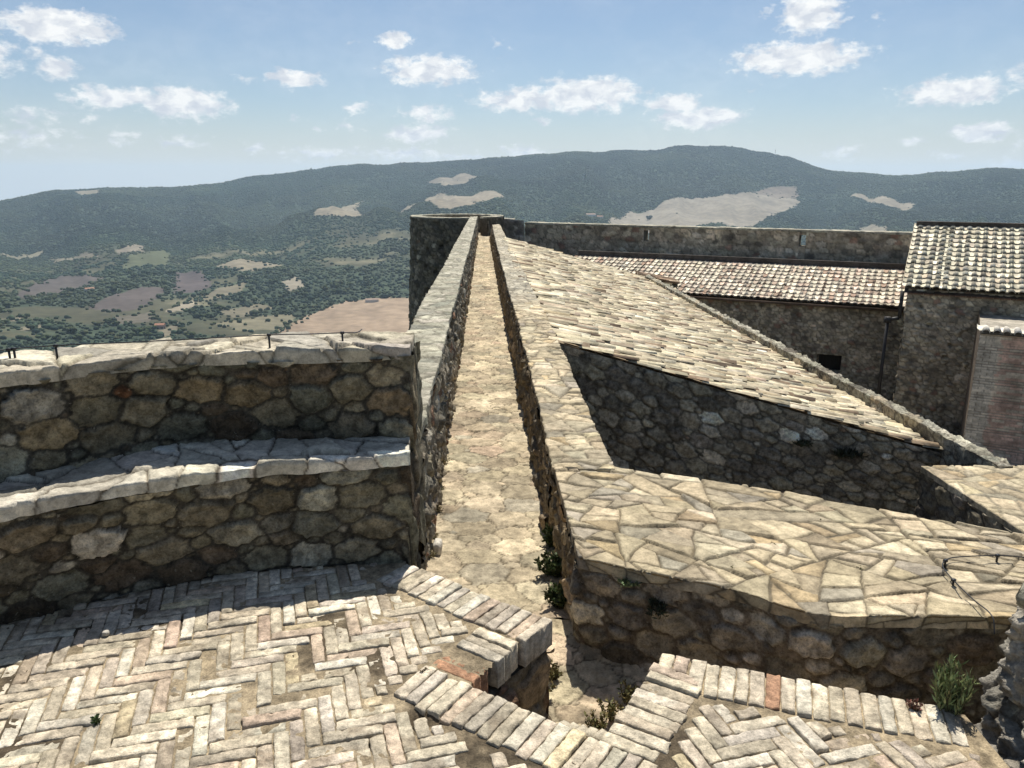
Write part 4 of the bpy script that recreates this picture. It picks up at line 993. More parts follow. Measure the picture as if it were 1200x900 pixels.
# ------------------------------------------------------------------ rough rock end of the right-hand parapet
def build_rock():
    foot = smooth_rail([(2.7,2.55),(2.2,2.47),(1.85,2.42),(1.66,2.36),(1.575,2.27),(1.54,2.12),(1.515,1.95),(1.535,1.7),(1.58,1.3),(1.7,.6),(1.85,-.4)], 120)
    f, L = rail(np.c_[foot, np.zeros(len(foot))]); us = lin(0, L, .009); base = f(us)
    top = np.interp(us/L, [0,.2,.27,.31,.36,.42,.55,1], [.75,.62,.50,.42,.40,.55,.80,1.0]) + .05*fbm(us*6, us*0, 3, 4)
    vs = lin(0, 1.65, .010); U, V = np.meshgrid(us, vs); H = top[None] + .55
    t = np.minimum(V/1.2, 1); over = np.maximum(0, V-1.2)
    P = np.empty(U.shape+(3,)); d = np.gradient(base, axis=0); nn = np.stack([d[:,1], -d[:,0], 0*d[:,0]], 1); nn /= np.linalg.norm(nn, axis=1, keepdims=True)
    s = np.sign((nn[len(nn)//2]*np.array((1,.2,0))).sum()); nn *= s            # points into the wall
    P[:] = base[None]; P[..., 2] = -.55 + t*H; P += nn[None]*(t*.12 + over*1.0)[..., None]
    P[..., 2] += over*.1
    h, c = rubble(us, vs, s=.085, aspect=1.1, seed=37, relief=.030, joint=.010, rnd=.022, palette=[(4,(.30,.275,.225)),(3,(.22,.20,.165)),(1.4,(.40,.37,.30)),(.5,(.27,.17,.11))], mortar=(.10,.086,.066), rough=.028, proud=.7, var=.55)
    h = h + .040*fbm(U*5, V*5, 6, 66, .62) - .012*np.abs(fbm(U*11, V*16, 4, 68, .6)); c = c*(1 + .5*fbm(U*24, V*24, 4, 69, .7))[..., None]
    Vv, F = grid_mesh(P, h, (0,1.9,.3))
    o = mesh_obj('rock_pier', Vv, F, c.reshape(-1,3), stone_mat('rough_limestone', scale=45, mott=.4, spots=.4, bump=.9, dist=.012)); tag(o, 'rough grey broken wall end of rock at the terrace edge by green shrub', 'rock')
build_rock()

# ------------------------------------------------------------------ roofs of half-round clay tiles
def coppi(bag, org, eu, ev, Lu, Lv, pitch=.20, gap=.33, rad=.082, seed=1, pal=None, jit=1.0, flat=1.0, keep=None, seg=6, chan=True, arc=0.0):
    """Tile courses run down eu (from the top), columns step along ev."""
    rng = np.random.default_rng(seed); eu = np.asarray(eu, float); ev = np.asarray(ev, float); nz = np.cross(eu, ev); nz /= np.linalg.norm(nz); nz = nz if nz[2] > 0 else -nz
    nc = int(Lv/pitch); nr = int(math.ceil(Lu/gap)); th = np.linspace(arc, math.pi-arc, seg+1); ca, sa = np.cos(th)/math.cos(arc), np.sin(th)-math.sin(arc)
    for kind in ((1,-1) if chan else (1,)):
        for i in range(nc + (1 if kind < 0 else 0)):
            v = (i + (.5 if kind > 0 else 0))*pitch + rng.normal(0, .008)*jit
            ph = rng.uniform(-.05, .05)*jit
            for r in range(nr):
                u0 = r*gap + ph + rng.normal(0,.012)*jit; u1 = u0 + gap + .09
                if u1 > Lu + .10: u1 = Lu + .06 + rng.normal(0,.012)*jit
                if u0 > Lu-.04 or u1-u0 < .08: continue
                if keep is not None and not keep((u0+u1)/2, v): continue
                R0, R1 = (rad*.86, rad*1.05) if kind > 0 else (rad*1.0, rad*.84)
                z0 = (.012 if kind > 0 else .045) ; lift = .030 if kind > 0 else .018
                yaw = rng.normal(0, .022)*jit; tl = rng.normal(0, .006)*jit
                pts = []
                for (u, R, zz) in ((u0, R0, z0), (u1, R1, z0+lift+tl), (u1-.002, R1-.017, z0+lift+tl-.003)):
                    vv = v + (u-u0)*yaw
                    for a, s_ in zip(ca, sa):
                        hh = zz + kind*s_*R*flat*(1 if kind > 0 else .55) + (rad*.55 if kind < 0 else 0)
                        pts.append(org + eu*u + ev*(vv + a*R) + nz*hh)
                P = np.array(pts); k = seg+1
                Q = [(j, j+1, k+j+1, k+j) for j in range(seg)] + [(k+j, k+j+1, 2*k+j+1, 2*k+j) for j in range(seg)]
                c = pick(rng, pal, 1)[0]
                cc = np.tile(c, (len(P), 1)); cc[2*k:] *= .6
                bag.add(P + rng.normal(0,.0025,P.shape)*jit, np.array(Q), cc)
P_OLD = [(6,(.64,.555,.385)),(4,(.585,.50,.35)),(3,(.68,.61,.455)),(1.2,(.48,.39,.25)),(1.3,(.31,.23,.155)),(.6,(.16,.115,.08)),(1,(.54,.43,.31))]
P_WING = [(4,(.60,.54,.43)),(3,(.55,.485,.39)),(1.6,(.54,.43,.34)),(1,(.33,.24,.18)),(1,(.50,.45,.36))]
P_HOUSE = [(4,(.56,.52,.40)),(3,(.51,.465,.36)),(2,(.60,.56,.44)),(.7,(.42,.36,.27))]
LN = np.array((.455,7.80,.125)); RN = np.array((4.47,7.56,-1.0)); RF = np.array((4.02,22.0,-1.0)); LF = np.array((-.20,22.4,.16))
def build_roof_house():
    root = empty('tiled_building', (2.4, 14, -3)); tag(root, 'long building with a weathered cream tile roof leaning against the wall walk', 'building')
    # rubble walls
    dk = lambda u, v, sd: rubble(u, v, s=.040, aspect=1.45, seed=sd, relief=.016, joint=.012, rnd=.008, palette=[(w_, tuple(1.32*np.array(c_))) for w_, c_ in P_GABLE], mortar=(.16,.142,.108), rough=.012, proud=.5)
    b = Bag(); T = np.array([LN, RN])-(0,0,.035); wall_face([T[0], T[1]], [(LN[0],LN[1],-3.1),(RN[0],RN[1],-3.1)], .014, lambda u, v: dk(u, v, 51), (0,0,0), b, 3.0)
    wall_face([RN-(0,0,.1), RF-(0,0,.1)], [(RN[0],RN[1],-5.1),(RF[0],RF[1],-5.1)], .07, lambda u, v: rubble(u, v, s=.1, seed=52, relief=.03, palette=P_WALL, dart=False), (60,15,0), b)
    wall_face([LF-(0,0,.05), RF-(0,0,.05)], [(LF[0],LF[1],-5.1),(RF[0],RF[1],-5.1)], .07, lambda u, v: rubble(u, v, s=.1, seed=53, relief=.03, palette=P_WALL, dart=False), (2,60,0), b)
    b.build('wall', M_RUB(), root)
    # tiles over a bed
    eu = RN-LN; Lu = np.linalg.norm(eu); eu /= Lu; ev = (LF-LN); Lv = np.linalg.norm(ev); ev /= Lv
    b = Bag(); V = np.array([LN, RN, RF, LF]); b.add(V-(0,0,.05), np.array([(0,1,2,3)]), (.26,.20,.13)); b.add(V-(0,0,.20), np.array([(3,2,1,0)]), (.12,.1,.07))
    sag = 0
    coppi(b, LN-(0,0,.03)-ev*.03, eu, ev, Lu-.02, Lv+.02, pitch=.108, gap=.27, rad=.057, seed=6, pal=P_OLD, jit=1.9, flat=.85, chan=False, arc=.62)
    b.build('roof', M_TILE(), root)
    # stone kerb along the eave
    px = [(1200,551),(1166,535),(1129,516),(1090,498.7),(1038.7,469),(975,435),(900,394),(830,358),(790,338),(767,327)]
    zk = -.86; R = np.array([atz(x, y, zk) for x, y in px]); p = np.polyfit(R[:,1], R[:,0], 1)
    yy = np.r_[np.arange(6.72, 10, .4), np.linspace(10.1, 21.8, 14)]; O = np.stack([np.polyval(p, yy), yy, np.full(len(yy), zk)], 1); I = O-(.13,0,0)
    us = np.r_[np.arange(0,8,.016), 8+np.cumsum(np.interp(np.arange(300),[0,300],[.016,.06]))]; us = us[us < rail(I)[1]]
    b = Bag(); cap(I, O, .34, .30, .018, lambda u, v: rubble(u, v, s=.045, aspect=1.6, seed=55, relief=.016, joint=.006, rnd=.02, palette=P_LICH+[(2,(.44,.38,.27)),(1,(.2,.18,.14))], mortar=(.15,.13,.10), rough=.02, proud=.6), b, us=us, jag=.03)
    b.build('eave_kerb', M_RUB(), root)
    # little tile-capped stub at the far end of the kerb
    b = Bag(); c = np.array((4.25, 22.6, -1.05)); b.box(c-(0,0,1.2), (1.0,.9,2.3), .1, (.20,.17,.12))
    coppi(b, c+(-.55,-.5,.08), (.98,0,-.2), (0,1,0), 1.05, 1.0, pitch=.19, seed=8, pal=[(2,(.36,.25,.17)),(2,(.42,.32,.22))], seg=5)
    b.build('roof_stub', M_TILE(), root)
build_roof_house()
def build_ledge():
    root = empty('paved_ledge', (4.6, 6, -1.2)); tag(root, 'sunken paved ledge beyond the platform, with dark rubble side at far right', 'wall')
    z = -.89; L0 = atz(1080,547,z); L1 = atz(1200,625,z); q = (L1-L0)/(L1[1]-L0[1]); L = np.array([L0, L0+q*(5.0-L0[1]), L0+q*(2.2-L0[1])]); R = L + (1.25,0,0)
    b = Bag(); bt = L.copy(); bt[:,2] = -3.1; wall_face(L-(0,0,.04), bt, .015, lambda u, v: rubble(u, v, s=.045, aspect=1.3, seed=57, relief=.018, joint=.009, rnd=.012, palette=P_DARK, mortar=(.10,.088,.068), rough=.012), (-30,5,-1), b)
    bo = R.copy(); bo[:,2] = -5.1; wall_face(R-(0,0,.04), bo, .05, lambda u, v: rubble(u, v, s=.1, seed=58, palette=P_WALL, dart=False), (60,5,-1), b); b.build('wall', M_RUB(), root)
    b = Bag(); cap(L, R, .05, .05, .014, lambda u, v: slabs(u, v, target=.045, seed=59, relief=.010, joint=.007, rnd=.008, palette=P_SLAB, mortar=(.25,.22,.16), warp=.02), b, jag=.01); b.build('paving', M_SLAB(), root)
    pit = Bag(); pit.add(np.array([(.3,3.3,-3.0),(4.7,2.0,-3.0),(4.7,8,-3.0),(.3,8,-3.0)]), np.array([(0,1,2,3)]), (.15,.13,.1))
    o = pit.build('pit_ground', stone_mat('courtyard_earth'), None, False); tag(o, kind='structure')
build_ledge()

# ------------------------------------------------------------------ far wings of the castle
DIR = np.array((.874,-.486,0.0)); BACK = np.array((.486,.874,0.0))
far_rub = lambda u, v, sd, s=.06, pal=P_WALL, mortar=(.25,.22,.165): rubble(u, v, s=s, aspect=1.5, seed=sd, relief=.028, joint=.010, rnd=.02, palette=pal, mortar=mortar, dart=False, rough=.012, proud=.6)
P_DUSK = [(5,(.48,.41,.30)),(3,(.41,.36,.27)),(2,(.54,.465,.335)),(1.0,(.23,.20,.155)),(1,(.60,.54,.42)),(.6,(.34,.225,.165))]
def holed_wall(P0, d, L, ztop, zbot, holes, res, seed, toward, name, parent, pal=P_DUSK, depth=.5, s=.06, thick=None):
    """Wall face with real recessed openings: holes = (u0, u1, z0, z1)."""
    d = np.asarray(d, float); us = lin(0, L, res); vs = lin(0, ztop-zbot, res)
    h, c = far_rub(us, vs, seed, s, pal)
    P = np.asarray(P0)[None, None] + d[None, None]*us[None, :, None] + np.array((0,0,-1.0))[None, None]*vs[:, None, None]
    P[..., 2] = ztop - vs[:, None] + 0*us[None]
    U, Z = np.meshgrid(us, ztop-vs); m = np.zeros(U.shape, bool)
    for (a, b_, z0, z1) in holes: m |= (U > a) & (U < b_) & (Z > z0) & (Z < z1)
    h = np.where(m, -depth, h); c = np.where(m[..., None], c*.9, c)
    Vv, F = grid_mesh(P, h, toward); return mesh_obj(name, Vv, F, c.reshape(-1,3), M_FAR(), parent)
def build_crenel_wall():
    root = empty('crenel_wall', (8, 29, -5)); tag(root, 'long dark rubble curtain wall with narrow slits behind the tiled wing', 'wall')
    P0 = np.array((.55, 32.85, 0)); d = np.array((13.5-.55, 25.95-32.85, 0)); d /= np.linalg.norm(d); L = 21.0; zt = .04
    def u_at(px, py):
        r = ray(px, py); A = np.array([[d[0], -r[0]],[d[1], -r[1]]]); s = np.linalg.solve(A, -P0[:2]); return s[0]
    h = [(u_at(754.5,270), u_at(761,270), -.52, -.12), (u_at(936.5,280), u_at(944.5,280), -.52, -.12)]
    global WALL_D; WALL_D = d
    # wall body split round the slits so that daylight passes through them
    nB = np.array((-d[1], d[0], 0)); nB = nB if nB[1] > 0 else -nB; th = .55
    u0 = 0; b = Bag(); edges = [0]+[x for q in h for x in q[:2]]+[L]
    def seg(ua, ub, zt_, zb_, sd):
        for side, tw in ((0, (0,0,0)), (th, (0,90,0))):
            p = P0 + nB*side; us = lin(ua, ub, .05); vs = lin(0, zt_-zb_, .05)
            hh, c = far_rub(us, vs, sd, .095, P_DUSK); P = np.empty((len(vs), len(us), 3)); P[:] = p + d*us[None, :, None]; P[..., 2] = zt_-vs[:, None]
            Vv, F = grid_mesh(P, hh*.6, tw); b.add(Vv, F, c.reshape(-1,3))
        q = [P0+d*ua, P0+d*ub, P0+d*ub+nB*th, P0+d*ua+nB*th]; V = [(x[0],x[1],zb_) for x in q]+[(x[0],x[1],zt_) for x in q]
        b.add(V, np.array([(0,3,7,4),(1,5,6,2),(4,7,6,5),(0,1,2,3)]), (.30,.27,.20))
    for k in range(0, 6, 2): seg(edges[k], edges[k+1], zt-.02, -5.2, 61+k)
    for q in h: seg(q[0], q[1], q[2], -5.2, 66); seg(q[0], q[1], zt-.02, q[3], 67)
    b.build('wall', M_FAR(), root)
    b = Bag(); us = lin(0, L, .06); A = P0 + d*us[:, None]; A[:, 2] = zt; Bq = A + nB*th
    cap(A, Bq, .06, .06, .06, lambda u, v: slabs(u, v, target=.12, seed=68, relief=.02, palette=P_LICH, mortar=(.2,.18,.14), warp=.03), b, jag=.03, over=.03); b.build('coping', M_SLAB(), root)
    # pale corner piece that joins it to the round tower
    b = Bag(); pA = aty(583,262,33.4); pA[2] = .20; pB = P0.copy(); 
    wall_face([(pA[0],pA[1],.18),(pB[0]-.02,pB[1]-.02,.13)], [(pA[0],pA[1],-5.2),(pB[0]-.02,pB[1]-.02,-5.2)], .05, lambda u, v: far_rub(u, v, 69, .1, [(3,(.40,.37,.31)),(2,(.33,.30,.25))], (.3,.27,.22)), (0,0,0), b)
    b.box((pA[0]+.3, pA[1]+.2, .14), (.75,.5,.10), -.6, (.45,.42,.34))
    o = b.build('corner_wall', M_FAR(), root)
build_crenel_wall()
def build_wing():
    root = empty('wing', (9, 25, -5)); tag(root, 'low castle wing with pinkish tile roof and dark window below the curtain wall', 'building')
    eR, eL = att(1060,360,23.0), att(800,343,25.9); eR[2] = eL[2] = -1.93
    d = eR-eL; L0 = np.linalg.norm(d); d /= L0; eL = eL - d*5.0; L = L0 + 5.6
    nB = np.array((-d[1], d[0], 0)); nB = nB if nB[1] > 0 else -nB
    def u_at(px, py):
        r = ray(px, py); A = np.array([[d[0], -r[0]],[d[1], -r[1]]]); return np.linalg.solve(A, -eL[:2])[0]
    wz = lambda px, py: (lambda s: EYE + ray(px,py)[2]*((eL+d*s)[1]/ray(px,py)[1]))(u_at(px,py))
    ua, ub = u_at(956,428), u_at(985,428); z1, z0 = wz(970,417.5), wz(970,438)
    P0 = eL + nB*.16
    holed_wall(P0, d, L, -2.0, -5.2, [(ua, ub, z0, z1)], .035, 71, (0,0,-2), 'wall', root, depth=.55, s=.055)
    # shuttered dark window set deep in the opening
    b = Bag(); c = P0 + d*(ua+ub)/2 + nB*.50; c[2] = (z0+z1)/2; b.box(c, ((ub-ua)*.98, .04, (z1-z0)*.98), math.atan2(d[1], d[0]), (.02,.018,.016))
    w = b.build('window', plain_mat('dark_timber', (.018,.016,.015), .7), root, False)
    b = Bag(); c2 = c - nB*.03; [b.box(c2 + d*k*(ub-ua)*.16, (.03,.02,(z1-z0)*.96), math.atan2(d[1], d[0]), (.03,.026,.022)) for k in (-2,-1,0,1,2)]; b.build('window_bar', plain_mat('dark_timber', (.018,.016,.015), .7), w, False)
    # roof from the eave up to the curtain wall
    top = eL + nB*3.0; top[2] = -1.18; eu = (eL-nB*.1-np.array((0,0,.02)))-top; Lu = np.linalg.norm(eu); eu /= Lu
    b = Bag(); q = [top, top+d*L, eL+d*L-nB*.06, eL-nB*.06]; b.add(np.array(q)-(0,0,.03), np.array([(0,1,2,3)]), (.34,.28,.21)); b.add(np.array(q)-(0,0,.14), np.array([(3,2,1,0)]), (.12,.09,.07))
    coppi(b, top, eu, d, Lu, L, pitch=.205, gap=.33, rad=.082, seed=14, pal=P_WING, jit=.8, flat=.72); b.build('roof', M_TILE(), root)
    b = Bag(); m = eL - nB*.10; m = m.copy(); m[2] -= .10; b.tube([m, m+d*(L-.5)], .045, (.16,.115,.085), 6); b.build('eave_board', M_FAR(), root)
    # flashing strip against the curtain wall
    b = Bag(); c = top + d*L/2 + nB*.05; c[2] = -1.02; b.box(c, (L, .12, .18), math.atan2(d[1], d[0]), (.10,.09,.08)); b.build('flashing', M_FAR(), root, False)
    return eR, d, nB
WING = build_wing()
def build_house():
    root = empty('stone_house', (14, 21, -5)); tag(root, 'tall shaded stone house with pale ribbed tile roof at the right edge', 'building')
    A = att(1065,338,21.0); A[2] = -1.05; Bq = att(1200,345,19.75); Bq[2] = -1.05; d = Bq-A; d /= np.linalg.norm(d); L = 9.0
    nB = np.array((-d[1], d[0], 0)); nB = nB if nB[1] > 0 else -nB
    holes = []; rng = np.random.default_rng(3)
    for k in range(26):
        u = rng.uniform(.3, L); z = rng.uniform(-3.4, -1.6); holes.append((u, u+.10, z, z+.09))
    holed_wall(A, d, L, -1.12, -5.2, holes, .03, 73, (0,0,-2), 'wall', root, depth=.10, s=.06, pal=P_DUSK)
    b = Bag(); wall_face([A-(0,0,.1), A+nB*5.0-(0,0,.1)], [(A[0],A[1],-5.2), tuple((A+nB*5.0)[:2])+(-5.2,)], .06, lambda u, v: far_rub(u, v, 74), (-60,40,0), b)
    gp = A + nB*3.4; gp[2] = .35; g2 = A+nB*5.0
    b.add(np.array([A-(0,0,.1), gp-(0,0,.05), A+nB*6.8-(0,0,.1)]), np.array([(0,1,2)]), (.22,.19,.14)); b.build('gable', M_FAR(), root)
    top = A + nB*3.4 - d*.10; top[2] = .40; ea = A - nB*.14 - d*.10; ea[2] = A[2]-.02; eu = ea-top; Lu = np.linalg.norm(eu); eu /= Lu
    b = Bag(); q = [top, top+d*L, ea+d*L, ea]; b.add(np.array(q)-(0,0,.03), np.array([(0,1,2,3)]), (.17,.14,.10)); b.add(np.array(q)-(0,0,.15), np.array([(3,2,1,0)]), (.12,.09,.07))
    coppi(b, top, eu, d, Lu+.04, L, pitch=.215, gap=.28, rad=.088, seed=15, pal=P_HOUSE, jit=.7, flat=.82)
    q2 = [top, top+d*L]; bk = [top+nB*3.4-(0,0,1.45), top+nB*3.4-(0,0,1.45)+d*L]; b.add(np.array([q2[0], bk[0], bk[1], q2[1]]), np.array([(0,3,2,1)]), (.3,.26,.2))
    roof = b.build('roof', M_TILE(), root)
    b = Bag(); c = top + d*L/2; c[2] += .05; b.box(c, (L+.05, .30, .17), math.atan2(d[1], d[0]), (.10,.085,.07)); b.build('ridge', M_FAR(), roof, False)
    b = Bag(); rng2 = np.random.default_rng(5); u = 0
    while u < L:                                            # course of brick ends under the eave
        p = A + d*(u+.06) - nB*.05; p[2] = -1.23; b.box(p, (.11,.10,.06), math.atan2(d[1], d[0]), tuple(np.array((.26,.17,.12))*rng2.uniform(.7,1.3))); u += .125
    b.build('eave_course', M_FAR(), root, False)
    # drainpipe at the joint with the low wing
    b = Bag(); col = (.035,.03,.028); a = att(1062,338,20.9); a2 = att(1057,378,21.0); 
    p1 = A - d*.14; p1[2] = -1.2; p2 = p1.copy(); p2[2] = -1.95; p3 = p1-d*.28; p3[2] = -2.02; p4 = p3.copy(); p4[2] = -5.0
    b.tube([p1,p2], .05, col, 8); b.tube([p2,p3], .05, col, 8); b.tube([p3,p4], .048, col, 8); b.box(p3, (.15,.14,.16), 0, col)
    o = b.build('drainpipe', plain_mat('pipe_brown', (.03,.027,.025), .6)); tag(o, 'dark brown drainpipe in the corner between low wing and tall house', 'drainpipe')
    return A, d, nB
HOUSE = build_house()
def build_lean_to():
    A, d, nB = HOUSE; root = empty('lean_to', (13, 19, -5)); tag(root, 'small reddish brick lean-to with white scalloped tile edge against tall house', 'outbuilding')
    n = -nB; P = A - nB*2.3
    def u_at(px, py):
        r = ray(px, py); M = np.array([[d[0], -r[0]],[d[1], -r[1]]]); return np.linalg.solve(M, -P[:2])[0]
    u0 = u_at(1149,389); q = P + d*u0; r = ray(1149,389); zt = EYE + r[2]*q[1]/r[1]; L = 5.0
    def bricks(us, vs):
        U, V = np.meshgrid(us, vs); row = np.floor(V/.07); x = U/.26 + .5*(row % 2); ii = np.floor(x)
        fu = np.minimum(x-ii, 1-(x-ii))*.26; fv = np.minimum(V/.07-row, 1-(V/.07-row))*.07; e = np.minimum(fu, fv); k = sstep(.003,.010,e)
        rr = _h(ii, row, row*0, 5); r2 = _h(ii, row, row*0, 9)
        c = np.array((.62,.43,.335))*(.75+.5*rr)[...,None]; c = np.where((r2 > .62)[...,None], np.array((.62,.53,.41))*(.8+.4*rr)[...,None], c)
        c = c*(1 + .5*fbm(U*1.2, V*1.2, 4, 8))[...,None]
        st = sstep(.45, .40, U + .05*vnoise(row*3.3, row*0, 4)*2)[...,None]; c = c*(1-st) + np.array((.66,.59,.48))*(.8+.4*rr)[...,None]*st
        return k*.012, np.array((.36,.315,.25))*(1-k[...,None]) + c*k[...,None]
    b = Bag(); wall_face([(q[0],q[1],zt), tuple((q+d*L)[:2])+(zt,)], [(q[0],q[1],-5.2), tuple((q+d*L)[:2])+(-5.2,)], .022, bricks, (0,0,-2), b)
    s = q + nB*2.4; b.add(np.array([(q[0],q[1],zt),(s[0],s[1],zt+.25),(s[0],s[1],-5.2),(q[0],q[1],-5.2)]), np.array([(0,1,2,3)]), (.24,.19,.14)); b.build('wall', M_FAR(), root)
    top = q + nB*.26; top[2] = zt+.06; ea = q - nB*.10; ea[2] = zt-.01; eu = ea-top; Lu = np.linalg.norm(eu); eu /= Lu
    b = Bag(); coppi(b, top, eu, d, Lu, L, pitch=.215, gap=.30, rad=.085, seed=16, pal=[(1,(.66,.63,.54)),(1,(.60,.56,.47))], jit=.6); b.add(np.array([top, top+d*L, q+nB*2.3+d*L+(0,0,zt+.1-q[2]), q+nB*2.3+(0,0,zt+.1-q[2])]), np.array([(0,1,2,3)]), (.40,.36,.29)); qd = [top, top+d*L, ea+d*L, ea]; b.add(np.array(qd)-(0,0,.02), np.array([(0,1,2,3)]), (.3,.27,.22)); b.build('roof', M_TILE(), root)
build_lean_to()

# ------------------------------------------------------------------ round tower at the end of the walk
def build_tower():
    cx, cy, R, zt = -2.32, 33.1, 1.93, .31
    root = empty('round_tower', (cx, cy, -14)); tag(root, 'dark round stone tower at the far end of the wall walk', 'tower')
    th0 = math.radians(-93)                              # middle of the entrance seen from the centre
    ent = math.atan2(31.2-cy, -1.08-cx)
    ga = .17
    th = np.linspace(ent+ga, ent+2*math.pi-ga, 300); us = (th-th[0])*R; vs = lin(0, 14.4, .055)
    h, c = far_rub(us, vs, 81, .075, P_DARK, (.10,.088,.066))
    rng = np.random.default_rng(6); U, Z = np.meshgrid(us, zt-vs); m = np.zeros(U.shape, bool)
    uu = lambda a: ((a-th[0]) % (2*math.pi))*R
    for k in range(44):
        a = rng.uniform(math.pi, 2*math.pi); z = rng.choice([-.9,-1.7,-2.5,-3.3,-4.1])+rng.normal(0,.12); m |= (np.abs(U-uu(a)) < .075) & (np.abs(Z-z) < .08)
    m |= (np.abs(U-uu(math.radians(212))) < .10) & (np.abs(Z+1.25) < .20)
    h = np.where(m, -.25, h)
    rr = R + .035*np.clip(vs, 0, 14)[:, None] + 0*th[None]; rr = rr + np.where(vs[:, None] > 2.6, .04, 0)
    P = np.stack([cx + rr*np.cos(th)[None], cy + rr*np.sin(th)[None], np.repeat((zt-vs)[:, None], len(th), 1)], -1)
    du = np.gradient(P, axis=1); dv = np.gradient(P, axis=0); Nn = np.cross(du, dv); Nn /= np.linalg.norm(Nn, axis=2, keepdims=True)
    out = P - np.array((cx, cy, 0)); s = np.sign((Nn[..., :2]*out[..., :2]).sum()); Q = P + Nn*s*h[..., None]
    nv, nu = h.shape; idx = np.arange(nv*nu).reshape(nv, nu); a, b_, c_, d_ = idx[:-1,:-1], idx[:-1,1:], idx[1:,1:], idx[1:,:-1]
    F = np.stack([a, b_, c_, d_] if s > 0 else [a, d_, c_, b_], -1).reshape(-1, 4)
    b = Bag(); b.add(Q.reshape(-1,3), F, c.reshape(-1,3))
    # inner face, floor and jambs
    ri = R-.42; vi = lin(0, .9, .06); hi, ci = far_rub(us*ri/R, vi, 82, .085, P_DARK, (.10,.088,.066))
    P = np.stack([cx + ri*np.cos(th)[None] + 0*vi[:, None], cy + ri*np.sin(th)[None] + 0*vi[:, None], np.repeat((zt-vi)[:, None], len(th), 1)], -1)
    Vv, F = grid_mesh(P, hi*.5, (cx, cy, 0)); b.add(Vv, F, ci.reshape(-1,3))
    for t in (th[0], th[-1]):
        e = np.array((math.cos(t), math.sin(t), 0)); o = np.array((cx, cy, 0)); b.add([o+e*ri+(0,0,-.6), o+e*(R+.03)+(0,0,-.6), o+e*(R)+(0,0,zt), o+e*ri+(0,0,zt)], np.array([(0,1,2,3)]), (.16,.14,.105))
    b.build('wall', M_FAR(), root)
    n = 40; b = Bag(); b.add([(cx+(R-.1)*math.cos(t), cy+(R-.1)*math.sin(t), -.44) for t in np.linspace(0, 2*math.pi, n, endpoint=False)] + [(cx,cy,-.44)], np.array([(i, (i+1) % n, n) for i in range(n)]), (.36,.30,.2)); b.build('tower_floor', M_FAR(), root)
    A = np.stack([cx + ri*np.cos(th), cy + ri*np.sin(th), np.full(len(th), zt)], 1); Bq = np.stack([cx + R*np.cos(th), cy + R*np.sin(th), np.full(len(th), zt)], 1)
    b = Bag(); cap(A, Bq, .05, .06, .05, lambda u, v: slabs(u, v, target=.10, seed=83, relief=.015, palette=P_LICH, mortar=(.2,.18,.14)), b, jag=.02, over=.02); b.build('coping', M_SLAB(), root)
build_tower()

# ------------------------------------------------------------------ plants and loose stones
def leafy(name, base, stems, label, cat, spread, height, leaf=(.03,.006), col=(.07,.10,.035), lean=(0,0,0), seed=1, nl=16, stem_col=(.10,.09,.05), group=None, up=.35):
    rng = np.random.default_rng(seed); root = empty(name, tuple(base)); tag(root, label, cat, group)
    st = Bag(); lf = Bag(); base = np.asarray(base, float)
    for k in range(stems):
        a = rng.uniform(0, 6.28); r = spread*math.sqrt(rng.uniform(0,1)); h = height*rng.uniform(.55, 1.0)*(1-.35*(r/spread))
        tip = base + np.array((math.cos(a)*r, math.sin(a)*r, h)) + np.asarray(lean)*rng.uniform(.6,1.2); b0 = base + np.array((math.cos(a)*r*.25, math.sin(a)*r*.25, -.01)); mid = (b0+tip)/2 + rng.normal(0,.12,3)*height*.3
        pts = smooth_rail([b0, mid, tip], 8); st.tube(pts, np.linspace(.0022,.0009,len(pts)), stem_col, 4); f, L = rail(pts)
        for q in range(nl):
            s = L*rng.uniform(.18, 1.0); p = f(np.array([s]))[0]; d = rng.normal(0,1,3); d[2] = abs(d[2])*.9+up; d /= np.linalg.norm(d); w = np.cross(d, rng.normal(0,1,3)); w /= np.linalg.norm(w)+1e-6
            l = leaf[0]*rng.uniform(.6,1.2); ww = leaf[1]*rng.uniform(.7,1.2); n = np.cross(d, w)
            lf.add([p, p+d*l*.5+w*ww+n*l*.06, p+d*l+n*l*.1*rng.normal(), p+d*l*.5-w*ww+n*l*.06], np.array([(0,1,2,3)]), np.asarray(col)*rng.uniform(.6,1.5)*np.array((rng.uniform(.85,1.25),1,1)))
    st.build('stem', leaf_mat('stem', .8, 20, .2), root); lf.build('foliage', leaf_mat('leaf', .55, 40, .25), root)
    return root
